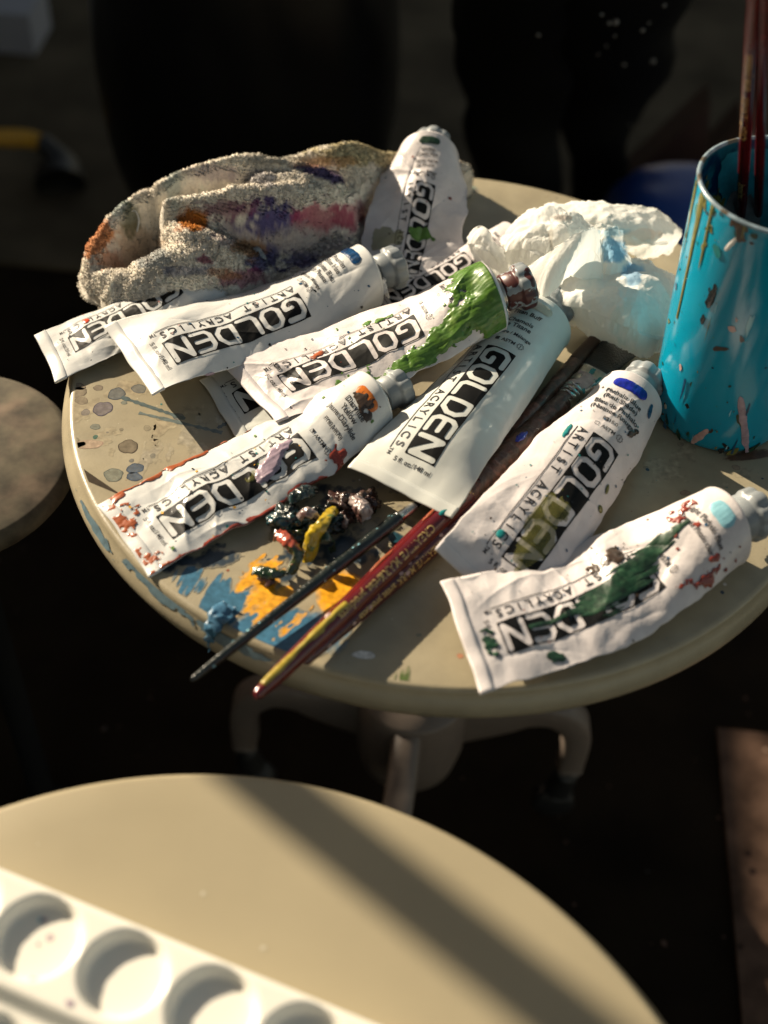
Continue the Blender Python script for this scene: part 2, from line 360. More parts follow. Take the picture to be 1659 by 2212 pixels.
# ------------------------------------------------------------------ round tables on castors
TR = 0.2272
def make_table(name, label, top_m):
    root = empty(name, (0, 0, -0.5), label, 'side table', 'round beige tables on castors')
    prof = [(0.0001, 0.0)]+[(r, 0.0) for r in np.linspace(0.02, TR-0.0085, 14)]
    for a in np.linspace(0, 90, 7)[1:]: prof.append((TR-0.0085+0.0035*math.sin(rad(a)), -0.0035+0.0035*math.cos(rad(a))))
    prof += [(TR-0.0030, -0.0060), (TR-0.0008, -0.0095), (TR, -0.0130), (TR-0.0006, -0.0165), (TR-0.003, -0.0195), (TR-0.008, -0.0205), (0.0001, -0.0205)]
    V, F = lathe(prof, 160); top = mk('table_top', V, F, top_m, root)
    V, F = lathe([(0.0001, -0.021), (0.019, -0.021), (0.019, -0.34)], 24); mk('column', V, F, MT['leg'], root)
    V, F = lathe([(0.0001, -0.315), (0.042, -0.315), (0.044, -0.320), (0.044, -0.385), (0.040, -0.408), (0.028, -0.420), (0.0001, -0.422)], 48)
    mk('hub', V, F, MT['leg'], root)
    for k, a in enumerate((-92, 4, 90, 181)):
        d = np.array([math.cos(rad(a)), math.sin(rad(a)), 0]); s = np.array([-d[1], d[0], 0])
        # bent flat bar: out from the hub, then down to the castor
        P = [d*0.036+[0, 0, -0.350], d*0.070+[0, 0, -0.345], d*0.100+[0, 0, -0.338], d*0.120+[0, 0, -0.344], d*0.134+[0, 0, -0.366], d*0.136+[0, 0, -0.418]]
        t = np.linspace(0, 5, 41); kk = np.arange(6); P = np.array(P)
        C = np.stack([lerp_ctrl(t, list(zip(kk, P[:, i]))) for i in range(3)], 1)
        T = np.gradient(C, axis=0); T /= np.linalg.norm(T, axis=1)[:, None]; N = np.cross(T, s)
        wd = 0.0115; hh = np.interp(t, [0, 1.6, 5], [0.032, 0.014, 0.010]); c = 0.003
        sec = [(-1, -.7), (-.75, -1), (.75, -1), (1, -.7), (1, .7), (.75, 1), (-.75, 1), (-1, .7)]
        V = np.stack([C+s*wd*x+N*(hh*y)[:, None] for x, y in sec], 0).reshape(-1, 3)
        F = grid_faces(8, 41, True).tolist(); F.append([i*41 for i in range(8)]); F.append([i*41+40 for i in range(8)][::-1])
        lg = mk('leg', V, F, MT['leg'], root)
        e = C[-1]; w = lathe([(0.0001, -.008), (.016, -.008), (.018, -.006), (.018, .006), (.016, .008), (.0001, .008)], 28, axis=s, origin=e+d*-0.006+[0, 0, -0.0575])
        y = join(w, sweep([e, e+[0, 0, -0.018], e+d*-.004+[0, 0, -.042]], [.007, .010, .012], 12))
        mk('castor', *y, MT['rubber'], lg)
    return root, top
table, table_top = make_table('side_table', 'round beige table covered with paint tubes, rag, tissue and brushes', MT['beige'])
t2 = copy_tree(table); t2.location = (-0.066, -0.501, -0.5)
t2['label'] = 'clean round beige table in the foreground, under the white palette'
DC = at(-125, 985, -0.055); DRR = 0.080
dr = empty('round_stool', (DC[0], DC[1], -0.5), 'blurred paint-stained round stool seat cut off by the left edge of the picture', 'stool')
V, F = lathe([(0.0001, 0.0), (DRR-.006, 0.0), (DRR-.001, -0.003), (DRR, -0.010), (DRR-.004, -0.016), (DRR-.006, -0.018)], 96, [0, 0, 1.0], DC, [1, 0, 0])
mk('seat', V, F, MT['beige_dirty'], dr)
V, F = lathe([(0.0001, -0.018), (0.010, -0.018), (0.010, -0.435), (0.03, -.440), (0.03, -0.4445)], 48, [0, 0, 1.0], DC, [1, 0, 0]); mk('pedestal', V, F, MT['blackcloth'], dr)
for tt, mm in ((t2, MT['beige_clean']),):
    for ch in tt.children:
        if ch.name.startswith('table_top'):
            ch.data = ch.data.copy(); ch.data.materials[0] = mm

# ------------------------------------------------------------------ stains dried on the table top
def stains():
    rs = np.random.RandomState(4); V = []; F = []; Cc = []
    TC = np.array((0.335, 0.288, 0.192))
    def wash(px, py, rx, ry, rot, col, dens, rim=0.55, z=0.00008, n=40, irr=0.07):
        c = at(px, py, 0); o = len(V); th = np.arange(n)/n*2*PI
        ph = rs.uniform(0, 6, 4); r = 1+irr*(np.sin(2*th+ph[0])+.6*np.sin(3*th+ph[1])+.5*np.sin(5*th+ph[2])+.3*np.sin(8*th+ph[3]))
        col = np.array(col)
        dens *= .8; V.append((c[0], c[1], z)); Cc.append(TC*(1-dens)+col*dens)
        for k, (s, d_) in enumerate(((0.5, dens*.9), (0.90, dens), (0.94, min(1, dens+.35)), (1.0, min(1, dens+.35)))):
            a, b = s*rx*r*np.cos(th), s*ry*r*np.sin(th)
            for p, q in zip(a, b):
                V.append((c[0]+p*math.cos(rot)-q*math.sin(rot), c[1]+p*math.sin(rot)+q*math.cos(rot), z))
                cc = col*(rim if k >= 2 else rs.uniform(.7, 1.4)); Cc.append(TC*(1-d_)+cc*d_)
        F.extend([(o, o+1+i, o+1+(i+1) % n) for i in range(n)])
        for k in range(3):
            F.extend([(o+1+k*n+i, o+1+(k+1)*n+i, o+1+(k+1)*n+(i+1) % n, o+1+k*n+(i+1) % n) for i in range(n)])
    G = (0.05, 0.045, 0.04); Bl = (0.03, 0.06, 0.10); Pu = (0.07, 0.06, 0.12); DB = (0.005, 0.05, 0.12)
    for s in [(168, 848, .0055, .0042, .4, (.10, .06, .05), .5), (176, 866, .004, .003, 0, (.10, .06, .05), .5), (222, 883, .0055, .006, .2, Pu, .75),
              (252, 851, .0052, .005, .1, Bl, .8), (277, 965, .0052, .0058, 0, (.07, .045, .03), .75), (185, 891, .0026, .0026, 0, Pu, .5),
              (245, 1026, .0056, .0048, .1, (.09, .13, .12), .7), (292, 1012, .0046, .0040, .6, DB, .95), (290, 1030, .0042, .0034, 0, DB, .95),
              (206, 922, .0027, .0024, 0, (.08, .12, .12), .7), (206, 944, .0014, .0016, 0, (.0, .10, .08), 1), (167, 962, .0052, .002, .5, DB, .9),
              (190, 960, .0085, .0035, .1, (.55, .33, .25), .45), (318, 925, .0022, .0022, 0, G, .25), (262, 928, .0012, .0012, 0, G, .4),
              (300, 840, .0042, .004, 0, Bl, .7), (385, 900, .003, .003, 0, Bl, .7), (268, 870, .0020, .0014, 0, (.05, .12, .14), .6),
              (170, 835, .004, .003, 0, (.06, .03, .03), .7), (212, 838, .003, .0022, 0, (.06, .03, .04), .6), (284, 995, .0014, .0014, 0, DB, .5),
              (330, 985, .0016, .0018, 0, Bl, .5), (345, 905, .0018, .0018, 0, G, .3), (163, 950, .0020, .0018, 0, G, .25),
              (1590, 1010, .0025, .002, 0, (.18, .08, .06), .5), (1480, 1065, .0028, .0022, .3, (.2, .06, .05), .6), (1260, 1500, .001, .001, 0, DB, .7),
              (1012, 1318, .0013, .001, 0, (.02, .1, .1), .7), (905, 1372, .0014, .001, 0, (.02, .1, .1), .6), (994, 1417, .0018, .0014, 0, (.5, .16, .08), .8),
              (786, 1415, .0055, .0026, .1, (.75, .73, .7), 1), (1022, 407, .003, .002, 0, (.05, .3, .3), .7), (1190, 409, .004, .002, 0, (.02, .12, .35), .8),
              (1100, 1425, .0035, .0022, .5, (.72, .7, .65), .8), (1395, 1010, .0016, .0012, 0, G, .4), (1470, 960, .002, .0016, 0, (.15, .1, .08), .5)]:
        wash(*s)
    for k in range(150):
        a, r = rs.uniform(0, 2*PI), TR*math.sqrt(rs.uniform(0, .9)); o = len(V)
        rr = abs(rs.randn())*.0006+.00025; th = np.arange(8)/8*2*PI
        col = [(.03, .06, .1), (.3, .1, .05), (.02, .2, .2), (.1, .08, .06), (.6, .55, .5), (.2, .18, .14)][rs.randint(6)]
        for t in th: V.append((r*math.cos(a)+rr*math.cos(t), r*math.sin(a)+rr*math.sin(t)*rs.uniform(.7, 1.3), .0001)); Cc.append(col)
        F.append(tuple(range(o, o+8)))
    # long splashes
    for (x0, y0, x1, y1, w, col) in [(262, 858, 400, 905, .0013, (.09, .12, .12)), (300, 892, 480, 935, .0012, (.14, .17, .16)), (505, 905, 470, 925, .0012, (.1, .12, .12)),
                                     (170, 1020, 255, 1066, .0016, (.05, .035, .02))]:
        a, b = at(x0, y0, 0), at(x1, y1, 0); m = 22; o = len(V); d = (b-a)/np.linalg.norm(b-a); n_ = np.array([-d[1], d[0], 0])
        for i in range(m):
            p = a+(b-a)*i/(m-1); ww = w*(.5+rs.uniform(0, .9)) if x0 != 170 else .0030*(1-i/(m-1))+.0004
            V.extend([tuple(p+n_*ww+[0, 0, .00012]), tuple(p-n_*ww+[0, 0, .00012])]); Cc.extend([col, col])
        F.extend([(o+2*i, o+2*i+2, o+2*i+3, o+2*i+1) for i in range(m-1)])
    # brushed areas
    def brushed(cx, cy, f, col, z, rxy=.05, h=.0006, dirn=rad(35)):
        c = at(cx, cy, 0); v, val, fc = contour(f, -rxy, rxy, -rxy, rxy, h)
        if len(v) == 0: return
        P = v+c[:2]; keep = np.hypot(P[:, 0], P[:, 1]) < TR-.006
        o = len(V); V.extend([(p[0], p[1], z*.3) for p in P]); cc = np.array(col)
        nn = fbm(P[:, 0]*260, P[:, 1]*260, 5); n2 = fbm(P[:, 0]*700, P[:, 1]*300, 15); al = np.clip(val*3.2+.25+.5*n2, 0, 1)[:, None]; Cc.extend([tuple(q) for q in (TC*(1-al)+cc*(1+.3*nn[:, None])*al)])
        F.extend([tuple(a+o for a in q) for q in fc if all(keep[a] for a in q)])
    def streak(X, Y, a, sx, sy, s):
        u = X*math.cos(a)+Y*math.sin(a); w = -X*math.sin(a)+Y*math.cos(a); return fbm(u/sx, w/sy, s, 3)
    brushed(577, 1298, lambda X, Y: ell(X, Y, 0, .002, .016, .021, .2)+.9*streak(X, Y, 1.0, .02, .004, 3)+.25*fbm(X*300, Y*300, 8), (.78, .36, .02), .0007, .035)
    brushed(733, 1288, lambda X, Y: (ell(X, Y, .002, 0, .015, .018, .5)+.12*fbm(X*90, Y*90, 1)), (.80, .37, .015), .0007, .03)
    brushed(480, 1290, lambda X, Y: ell(X, Y, 0, 0, .034, .010, -.55)*1.0+1.3*streak(X, Y, 1.3, .03, .0035, 9)-.05, (.045, .14, .22), .00055, .05)
    brushed(620, 1372, lambda X, Y: ell(X, Y, 0, 0, .030, .017, .1)*1.4+.3*streak(X, Y, .9, .03, .004, 19), (.05, .16, .26), .0006, .05)
    if 0: brushed(545, 1330, lambda X, Y: ell(X, Y, 0, 0, .020, .007, -.3)*1.0+1.3*streak(X, Y, 1.2, .03, .003, 29)-.1, (.30, .32, .05), .0008, .04)
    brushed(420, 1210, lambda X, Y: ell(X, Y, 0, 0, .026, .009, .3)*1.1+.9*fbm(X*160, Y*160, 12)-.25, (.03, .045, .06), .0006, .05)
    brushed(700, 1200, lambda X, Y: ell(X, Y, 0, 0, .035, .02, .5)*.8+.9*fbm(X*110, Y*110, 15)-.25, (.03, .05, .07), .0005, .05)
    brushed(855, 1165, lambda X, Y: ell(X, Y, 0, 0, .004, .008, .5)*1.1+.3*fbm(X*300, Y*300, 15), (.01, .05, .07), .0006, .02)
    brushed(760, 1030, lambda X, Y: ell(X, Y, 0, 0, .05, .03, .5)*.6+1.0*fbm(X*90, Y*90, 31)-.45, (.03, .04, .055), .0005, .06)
    brushed(870, 1470, lambda X, Y: ell(X, Y, 0, .0, .004, .010, .1)*.8+.9*streak(X, Y, 1.5, .02, .002, 41)-.25, (.08, .12, .03), .0006, .02)
    brushed(1300, 735, lambda X, Y: ell(X, Y, 0, 0, .012, .006, .5)+.5*fbm(X*150, Y*150, 41)-.1, (.01, .02, .02), .0006, .02)
    brushed(240, 905, lambda X, Y: ell(X, Y, 0, 0, .045, .05)*.5+1.1*fbm(X*70, Y*70, 51, 5)-.42, (.36, .30, .20), .0002, .05)
    brushed(420, 990, lambda X, Y: ell(X, Y, 0, 0, .04, .03)*.5+1.1*fbm(X*110, Y*60, 53, 5)-.40, (.34, .30, .22), .0002, .05)
    brushed(1480, 1010, lambda X, Y: ell(X, Y, 0, 0, .05, .04)*.5+1.1*fbm(X*90, Y*90, 55, 5)-.50, (.37, .31, .21), .0002, .05)
    brushed(820, 1100, lambda X, Y: ell(X, Y, 0, 0, .04, .03)*.5+1.1*fbm(X*120, Y*120, 57, 5)-.45, (.20, .18, .15), .0002, .05)
    brushed(300, 650, lambda X, Y: ell(X, Y, 0, 0, .006, .010, .3)+.4*fbm(X*150, Y*150, 43), (.01, .05, .02), .0006, .02)
    brushed(1625, 985, lambda X, Y: ell(X, Y, 0, 0, .016, .004, .3)+.6*streak(X, Y, .35, .02, .002, 44), (.10, .05, .03), .0006, .025)
    V = np.array(V, float); rr_ = np.hypot(V[:, 0], V[:, 1]); V[:, :2] *= np.minimum(1, (TR-.0088)/np.maximum(rr_, 1e-6))[:, None]
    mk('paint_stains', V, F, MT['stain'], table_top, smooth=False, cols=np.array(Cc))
    # paint caught on the rolled edge
    V = []; F = []
    prof = np.array([(TR-.0050, -.0032), (TR-.003, -.006), (TR-.0008, -.0095), (TR, -.013), (TR-.0006, -.0165)])
    def rim(a0, a1, lo, hi, seed, thr=0.0):
        f = lambda X, Y: ell(X, Y, (a0+a1)/2, (lo+hi)/2, (a1-a0)/2, (hi-lo)/2)*1.0+.55*fbm(X*40, Y*6, seed)-thr
        v, val, fc = contour(f, a0, a1, 0.0, 1.0, .008)
        q = v[:, 1]*4; r_ = np.interp(q, range(5), prof[:, 0])+.0004; z_ = np.interp(q, range(5), prof[:, 1])+.0002
        o = len(V); V.extend(np.stack([r_*np.cos(v[:, 0]), r_*np.sin(v[:, 0]), z_], 1).tolist()); F.extend([tuple(a+o for a in p) for p in fc])
    rim(rad(209), rad(226), 0.15, .55, 5, .30); rim(rad(224), rad(240), -.2, .35, 7, .2); rim(rad(238), rad(252), -.2, .5, 9, .25)
    mk('rim_paint', V, F, mat('paint_thin_blue_grey', (.10, .155, .18), .4, var=.3, vscale=200), table_top)
    # thick blue dollop hanging over the edge
    a = rad(242.5); e = np.array([math.cos(a), math.sin(a), 0])
    V, F = sweep([e*.209+[0, 0, .000], e*.217+[0, 0, .0015], e*.2235+[0, 0, -.001], e*.2262+[0, 0, -.008], e*.2268+[0, 0, -.016]], [.0045, .0055, .0048, .0026, .0006], 24, .45)
    V = V+.0030*np.stack([fbm(V[:, 0]*260, V[:, 1]*260+V[:, 2]*260, k) for k in (1, 2, 3)], 1)
    mk('paint_drip', V, F, MT['p_blue'], table_top)
stains()

# ------------------------------------------------------------------ paint tubes
LET = {'G': [[(.88, .88), (.30, .88), (.14, .72), (.14, .28), (.30, .12), (.72, .12), (.86, .26), (.86, .46), (.58, .46)]],
       'O': [[(.30, .88), (.70, .88), (.86, .72), (.86, .28), (.70, .12), (.30, .12), (.14, .28), (.14, .72), (.30, .88)]],
       'L': [[(.14, .88), (.14, .24), (.26, .12), (.86, .12)]],
       'D': [[(.14, .12), (.14, .88), (.62, .88), (.86, .64), (.86, .36), (.62, .12), (.14, .12)]],
       'E': [[(.86, .88), (.28, .88), (.14, .74), (.14, .26), (.28, .12), (.86, .12)], [(.14, .5), (.80, .5)]],
       'N': [[(.14, .12), (.14, .88), (.86, .12), (.86, .88)]]}
def logo_f(x0, y0, H, LEN):
    """black box with white letters knocked out; label x across, y towards the cap"""
    cw = LEN/6.0
    def f(X, Y):
        r = (y0-Y); q = X-x0                      # reading distance and height
        bx = np.minimum(np.minimum(q, H-q), np.minimum(r, LEN-r))
        d = np.full(X.shape, 9.0)
        for k, ch in enumerate('GOLDEN'):
            for st in LET[ch]:
                for (ax, ay), (bx_, by_) in zip(st[:-1], st[1:]):
                    A = np.array([(k+.02+ax*.97)*cw, H*(.01+ay*.98)]); B_ = np.array([(k+.02+bx_*.97)*cw, H*(.01+by_*.98)]); ab = B_-A
                    t = np.clip(((r-A[0])*ab[0]+(q-A[1])*ab[1])/(ab@ab), 0, 1)
                    d = np.minimum(d, np.hypot(r-A[0]-t*ab[0], q-A[1]-t*ab[1]))
        return np.minimum(bx, d-H*.086)
    return f

class Tube:
    def __init__(s, name, label, seam, seam_l, seam_r, sh, W, phi, zb, mat_, seed, crum, lab, low=1.0, group='acrylic paint tubes on the round table',
                 bend=None, wob=.001, cap='cap', caplen=.0175, csc=.010, tilt=None, head=True, ws=0.0, curl=(0, 0), roll=0.0):
        s.W = W; s.seed = seed; s.crum = crum*1.45; s.phi = phi; s.zb = zb; s.low = low; s.wob = wob; s.csc = csc*1.75
        a = at(seam[0], seam[1], seam[2]); b = at(sh[0], sh[1], sh[2]); s.R = W/PI
        s.a = a; s.b = b; s.bend = bend
        s.L = float(np.linalg.norm(b-a)); s.k = lab.get('k', s.L/.165)
        sv = at(seam_r[0], seam_r[1], seam[2])-at(seam_l[0], seam_l[1], seam[2]); sv[2] = 0; s.sv = sv/np.linalg.norm(sv)
        T = b-a
        if tilt is not None: T[2] = tilt*np.linalg.norm(T[:2])
        T /= np.linalg.norm(T); s.T = T; s.B1 = np.cross(T, [0, 0, 1.0]); s.B1 /= np.linalg.norm(s.B1)
        s.root = empty('paint_tube', (a[0], a[1], 0), label, 'paint tube', group)
        s.rough_mat = mat_; s.name = name
        s.ro = lab.get('ro', 0.0); s.lift = .00002+crum*.05; s.tilt = tilt; s.ws = ws; s.curl = curl; s.roll = roll
        s.body()
        if head: s.head(cap, caplen)
        s.print_label(lab)
    def frame(s, t):
        """centre line, side vector, normal at t (0 seam, 1 shoulder)"""
        t = np.asarray(t, float); C = s.a[None]*(1-t)[:, None]+s.b[None]*t[:, None]
        if s.bend is not None:
            for j in range(3): C[:, j] += lerp_ctrl(t, [(p[0], p[1][j]) for p in s.bend])
        w = sstep(0, .8, t); B = s.sv[None]*(1-w)[:, None]+s.B1[None]*w[:, None]
        e = 1e-3; 
        T = np.repeat(s.T[None], len(t), 0)
        if s.bend is not None:
            for j in range(3):
                pj = [(p[0], p[1][j]) for p in s.bend]
                T[:, j] += (lerp_ctrl(np.clip(t+e, 0, 1), pj)-lerp_ctrl(np.clip(t-e, 0, 1), pj))/(2*e*s.L)
            T /= np.linalg.norm(T, axis=1)[:, None]
        N = np.cross(B, T); N /= np.linalg.norm(N, axis=1)[:, None]
        B = B/np.linalg.norm(B, axis=1)[:, None]
        return C, B, N, T
    def P(s, X, Y, off=0.0):
        sh = X.shape; X = X.ravel(); Y = Y.ravel(); t = np.clip(Y/s.L, 0, 1); C, B, N, T = s.frame(t)
        rw = s.roll*(1-sstep(.55, .95, t)); B = B*np.cos(rw)[:, None]; B[:, 2] -= np.sin(rw); N = np.cross(B, T)
        ph = np.clip(lerp_ctrl(t, s.phi), .02, PI/2); lo = s.low+(1-s.low)*sstep(.75, 1, t)
        Wd = s.W; rho = Wd/(2*ph)*(1+s.ws*(1-t)**2); bot = np.abs(X) > Wd/2
        Xt = np.where(bot, np.sign(X)*(Wd-np.abs(X)), X); al = ph*Xt/(Wd/2)
        y = rho*np.sin(al); z = rho*(np.cos(al)-np.cos(ph)); u = np.clip(np.abs(Xt)/(Wd/2), 0, 1)
        win = np.sqrt(np.clip(1-u**3, 0, 1))*sstep(0, .10, t)*(1-sstep(.90, .985, t))
        cr = crumple(X, Y, s.csc, s.seed)+.34*crumple(X+.1, Y, s.csc*.5, s.seed+3)
        rs = np.random.RandomState(s.seed+77); cz = 0
        for _ in range(13):
            x0 = rs.uniform(-.5, .5)*Wd; y0 = rs.uniform(.03, .95)*s.L; an = rs.normal()*.55+(PI/2 if rs.rand() < .6 else 0.0); ln = rs.uniform(.008, .024); wd = rs.uniform(.0012, .0030)
            dx, dy = X-x0, Y-y0; al_ = dx*math.cos(an)+dy*math.sin(an); pe = np.abs(-dx*math.sin(an)+dy*math.cos(an)+.15*al_*al_/ln)
            cz = cz+rs.choice([-1, 1, 1])*rs.uniform(.45, 1.0)*np.exp(-pe/wd)*np.exp(-(al_/ln)**2)
        cr = cr+.42*cz
        mod = .35+1.1*vn(X/.03+3, Y/.035, s.seed+11)
        z = np.where(bot, -z*lo, z+s.crum*cr*mod*win)
        wz = s.wob*(fbm(Y/.018, Y*0+np.sign(Xt), s.seed+21, 3))*u*sstep(0, .15, t)*(1-sstep(.8, .97, t))
        wy = s.wob*1.2*fbm(Y/.014, Y*0+2+np.sign(Xt), s.seed+31, 3)*u*sstep(0, .15, t)*(1-sstep(.8, .97, t))
        z = z+wz; y = y+wy
        # centre height: resting on whatever is below
        zc = lerp_ctrl(t, s.zb)
        dn = rho*(1-np.cos(ph))*lo
        lin = s.a[2]*(1-t)+s.b[2]*t
        C = C.copy(); C[:, 2] += (zc+dn-lin)+np.abs(np.sin(rw))*s.W*.42
        z = z+np.where(bot, -off, off); y = y+off*.0
        n_y = np.where(bot, np.sin(al), np.sin(al)); y = y+off*n_y
        Q = C+B*y[:, None]+N*z[:, None]
        Q = Q+T*((Y-np.clip(Y, 0, s.L))+(1-t)**6*(.0012*fbm(Xt/.022, Xt*0, s.seed+41, 2)-.0012*u*u))[:, None]
        Q[:, 2] += np.where(Xt < 0, s.curl[0], s.curl[1])*u**2.2*(1-sstep(0, .28, t))+.0016*(1-sstep(0, .2, t))*fbm(Xt/.02, Xt*0+4, s.seed+51, 2)
        return Q.reshape(sh+(3,))
    def body(s):
        n = 110; m = int(s.L/.0007); X = np.concatenate([np.linspace(-s.W/2, s.W/2, n, endpoint=False), np.linspace(s.W/2, 1.5*s.W, 36, endpoint=False)])
        Y = np.linspace(0, s.L, m); XX, YY = np.meshgrid(X, Y, indexing='ij'); XX = np.where(XX > s.W, XX-2*s.W, XX)
        V = s.P(XX, YY).reshape(-1, 3); F = grid_faces(len(X), m, True).tolist()
        s.bodyo = mk('tube_body', V, F, s.rough_mat, s.root)
        # folded crimp at the end
        X = np.linspace(-s.W/2-.0006, s.W/2+.0006, 30); Y = np.array([-.0012, -.0004, .004, .0062, .0064]); h = np.array([.0001, .0005, .0005, .00055, .00005])
        XX, YY = np.meshgrid(np.clip(X, -s.W/2+1e-5, s.W/2-1e-5), Y, indexing='ij')
        C = s.P(XX, np.maximum(YY, 0)); t = np.clip(YY.ravel()/s.L, 0, 1); c, B, N, T = s.frame(t)
        C = C.reshape(-1, 3)+T*np.minimum(YY.ravel(), 0)[:, None]; hh = np.tile(h, len(X))[:, None]
        thk = .0
        top = C+N*(hh+thk); bot = C-N*(hh+.0003)
        F1 = grid_faces(30, 5); F2 = grid_faces(30, 5, off=150)[:, ::-1]; k = []
        for i in range(29): k.append((i*5, i*5+150, (i+1)*5+150, (i+1)*5)); k.append((i*5+4, (i+1)*5+4, (i+1)*5+154, i*5+154))
        for j in range(4): k.append((j, j+1, j+151, j+150)); k.append((145+j, 145+j+150, 146+j+150, 146+j))
        mk('crimp', np.concatenate([top, bot]), F1.tolist()+F2.tolist()+k, s.rough_mat, s.root)
    def head(s, cap, caplen):
        C, B, N, T = s.frame(np.array([1.0])); B, N, T = B[0], N[0], T[0]
        Cc = (s.P(np.array([0.0]), np.array([s.L]))[0]+s.P(np.array([s.W]), np.array([s.L]))[0])/2
        R = s.R; k = R/.0204
        V, F = lathe([(R, -.0002), (R+.0003, .0008), (R-.0008, .0018), (R*.86, .0030), (R*.55, .0042), (.0085*k, .0048)], 72, T, Cc, B)
        mk('shoulder', V, F, s.rough_mat, s.root)
        pr = [(.0085*k, .0046)]
        for i in range(4): h = .0050+i*.0012; pr += [(.0082*k, h), (.0090*k, h+.0004), (.0082*k, h+.0008)]
        pr += [(.008*k, .0125)]
        V, F = lathe(pr, 48, T, Cc, B); mk('neck', V, F, MT['metal'], s.root)
        h0 = .0072; cl = caplen*k
        prof = [(.0001, h0), (.0098*k, h0), (.0108*k, h0+.0006), (.0110*k, h0+cl*.40), (.0112*k, h0+cl*.46), (.0131*k, h0+cl*.50), (.0136*k, h0+cl*.56),
                (.0136*k, h0+cl*.86), (.0130*k, h0+cl*.93), (.0112*k, h0+cl), (.0088*k, h0+cl), (.0080*k, h0+cl*.93), (.0001, h0+cl*.92)]
        def rf(th, i, r):
            if 5 <= i <= 9: return r*(1-.085*(0.5-0.5*np.cos(8*th))**2.2)
            return np.full(len(th), r)
        V, F = lathe(prof, 96, T, Cc, B, rf); s.cap = mk('cap', V, F, MT[cap], s.root); s.capf = (Cc, B, N, T, k, h0, cl)
    # --- printing
    def decal(s, name, v, faces, m, off=.00016, parent=None, vals=None, thick=0.0, ripple=0.0, cols=None):
        if len(v) == 0: return
        X = v[:, 0]+s.ro; Y = v[:, 1]; o = np.full(len(X), off+s.lift)
        if vals is not None and thick > 0:
            o = o+thick*np.clip(vals*2.5, 0, 1)*(1+ripple*(.7*fbm(X*620, Y*90, 5, 3)+.5*fbm(X*160, Y*160, 8, 3)))
        V = s.P(X, Y, o); return mk(name, V, faces, m, parent or s.root, cols=cols)
    def txt(s, items, name='printed_text', m='text'):
        """items: (string, size, x, y, rot) rot 0 = reads across with the cap up"""
        V = []; F = []; o = 0
        for st, size, x, y, rot in items:
            v, f = text2d(st, size*s.k, .015); c, q = math.cos(rot), math.sin(rot)
            v = np.stack([x*s.k+v[:, 0]*c-v[:, 1]*q, y*s.k+v[:, 0]*q+v[:, 1]*c], 1); V.append(v); F += [[a+o for a in p] for p in f]; o += len(v)
        s.decal(name, np.concatenate(V), F, MT[m], .00022)
    def smear(s, f, m, x0, x1, y0, y1, h=.0006, thick=.0004, name='paint_smear', ripple=.5, off=.00028):
        v, val, fc = contour(f, x0, x1, y0, y1, h); return s.decal(name, v, fc, MT[m], off, vals=val, thick=thick, ripple=ripple)
    def specks(s, n, cols, seed, rmax=.0009):
        rs = np.random.RandomState(seed)
        for j, m in enumerate(cols):
            sp = [(rs.uniform(-.45, .45)*s.W, rs.uniform(.06, .95)*s.L, rr, rr*rs.uniform(.5, 1.3), rs.uniform(0, 3)) for rr in rs.uniform(.0002, rmax, n)**1.0]
            v, f = fans(sp, seed+j); s.decal('paint_specks', v, f, MT[m], .00032)['kind'] = 'stuff'
    def print_label(s, lab):
        k = s.k; H = .0192*k*lab.get('hs', 1); LEN = .0945*k; x0 = -.0070*k; y0 = (.1145+lab.get('dy', 0))*k
        v, val, f = contour(logo_f(x0, y0, H, LEN), x0-.001, x0+H+.001, y0-LEN-.001, y0+.001, .00042)
        s.decal('logo_print', v, f, MT['black'])
        its = []
        for i, ch in enumerate('ARTIST ACRYLICS'):
            if ch != ' ': its.append((ch, .0074, -.0150, (y0-LEN*(i+.4)/15)/k, -PI/2))
        its.append(('TM', .0032, -.0165, (y0-LEN)/k-.002, -PI/2))
        vol = lab.get('vol', '5 fl. oz./148 ml'); its.append((vol, .0040, .001, (y0-LEN)/k-.0062, 0))
        y = .1465
        for ln, size in lab.get('lines', []):
            if ln: its.append((ln, size, lab.get('tx', 0.0), y, 0))
            y -= size*.95
        if 'astm' in lab: its.append(('ASTM', .0036, lab.get('tx', 0)+.0015, .1205, 0)); its.append((lab['astm'], .0034, lab.get('tx', 0)+.0094, .1207, 0))
        s.txt(its)
        xl = -.0168*k
        v, val, f = contour(lambda X, Y: np.minimum(.00026-np.abs(X-xl), np.minimum(Y-(y0-LEN), y0-Y)), xl-.0008, xl+.0008, y0-LEN-.001, y0+.001, .0002)
        # thin rule as a plain strip
        ys = np.linspace(y0-LEN, y0, 90); v = np.concatenate([np.stack([ys*0+xl-.00028*k, ys], 1), np.stack([ys*0+xl+.00028*k, ys], 1)])
        s.decal('rule_line', v, [(i, i+90, i+91, i+1) for i in range(89)], MT['text'], .0002)
        if 'astm' in lab:
            tx = lab.get('tx', 0)*k
            v, val, f = contour(lambda X, Y: np.minimum(.00020-np.abs(np.hypot(X-tx-.0094*k, Y-.1219*k)-.0019*k-.0003*np.cos(8*np.arctan2(Y-.1219*k, X-tx-.0094*k))), .01), tx+.006*k, tx+.0130*k, .1185*k, .1255*k, .00022)
            s.decal('lightfast_mark', v, f, MT['text'], .0002)
            full = lab.get('sq', 1)
            def sq(X, Y):
                d = .0013*k-np.maximum(np.abs(X-tx+.0060*k), np.abs(Y-.1220*k))
                if full == 1: return d
                if full == 2: return np.where((X-tx+.006*k) > -(Y-.122*k), d, np.minimum(d, .00022-d))
                return np.minimum(d, .00024-d)
            v, val, f = contour(sq, tx-.009*k, tx-.003*k, .1195*k, .1245*k, .00016); s.decal('opacity_mark', v, f, MT['text'], .0002)
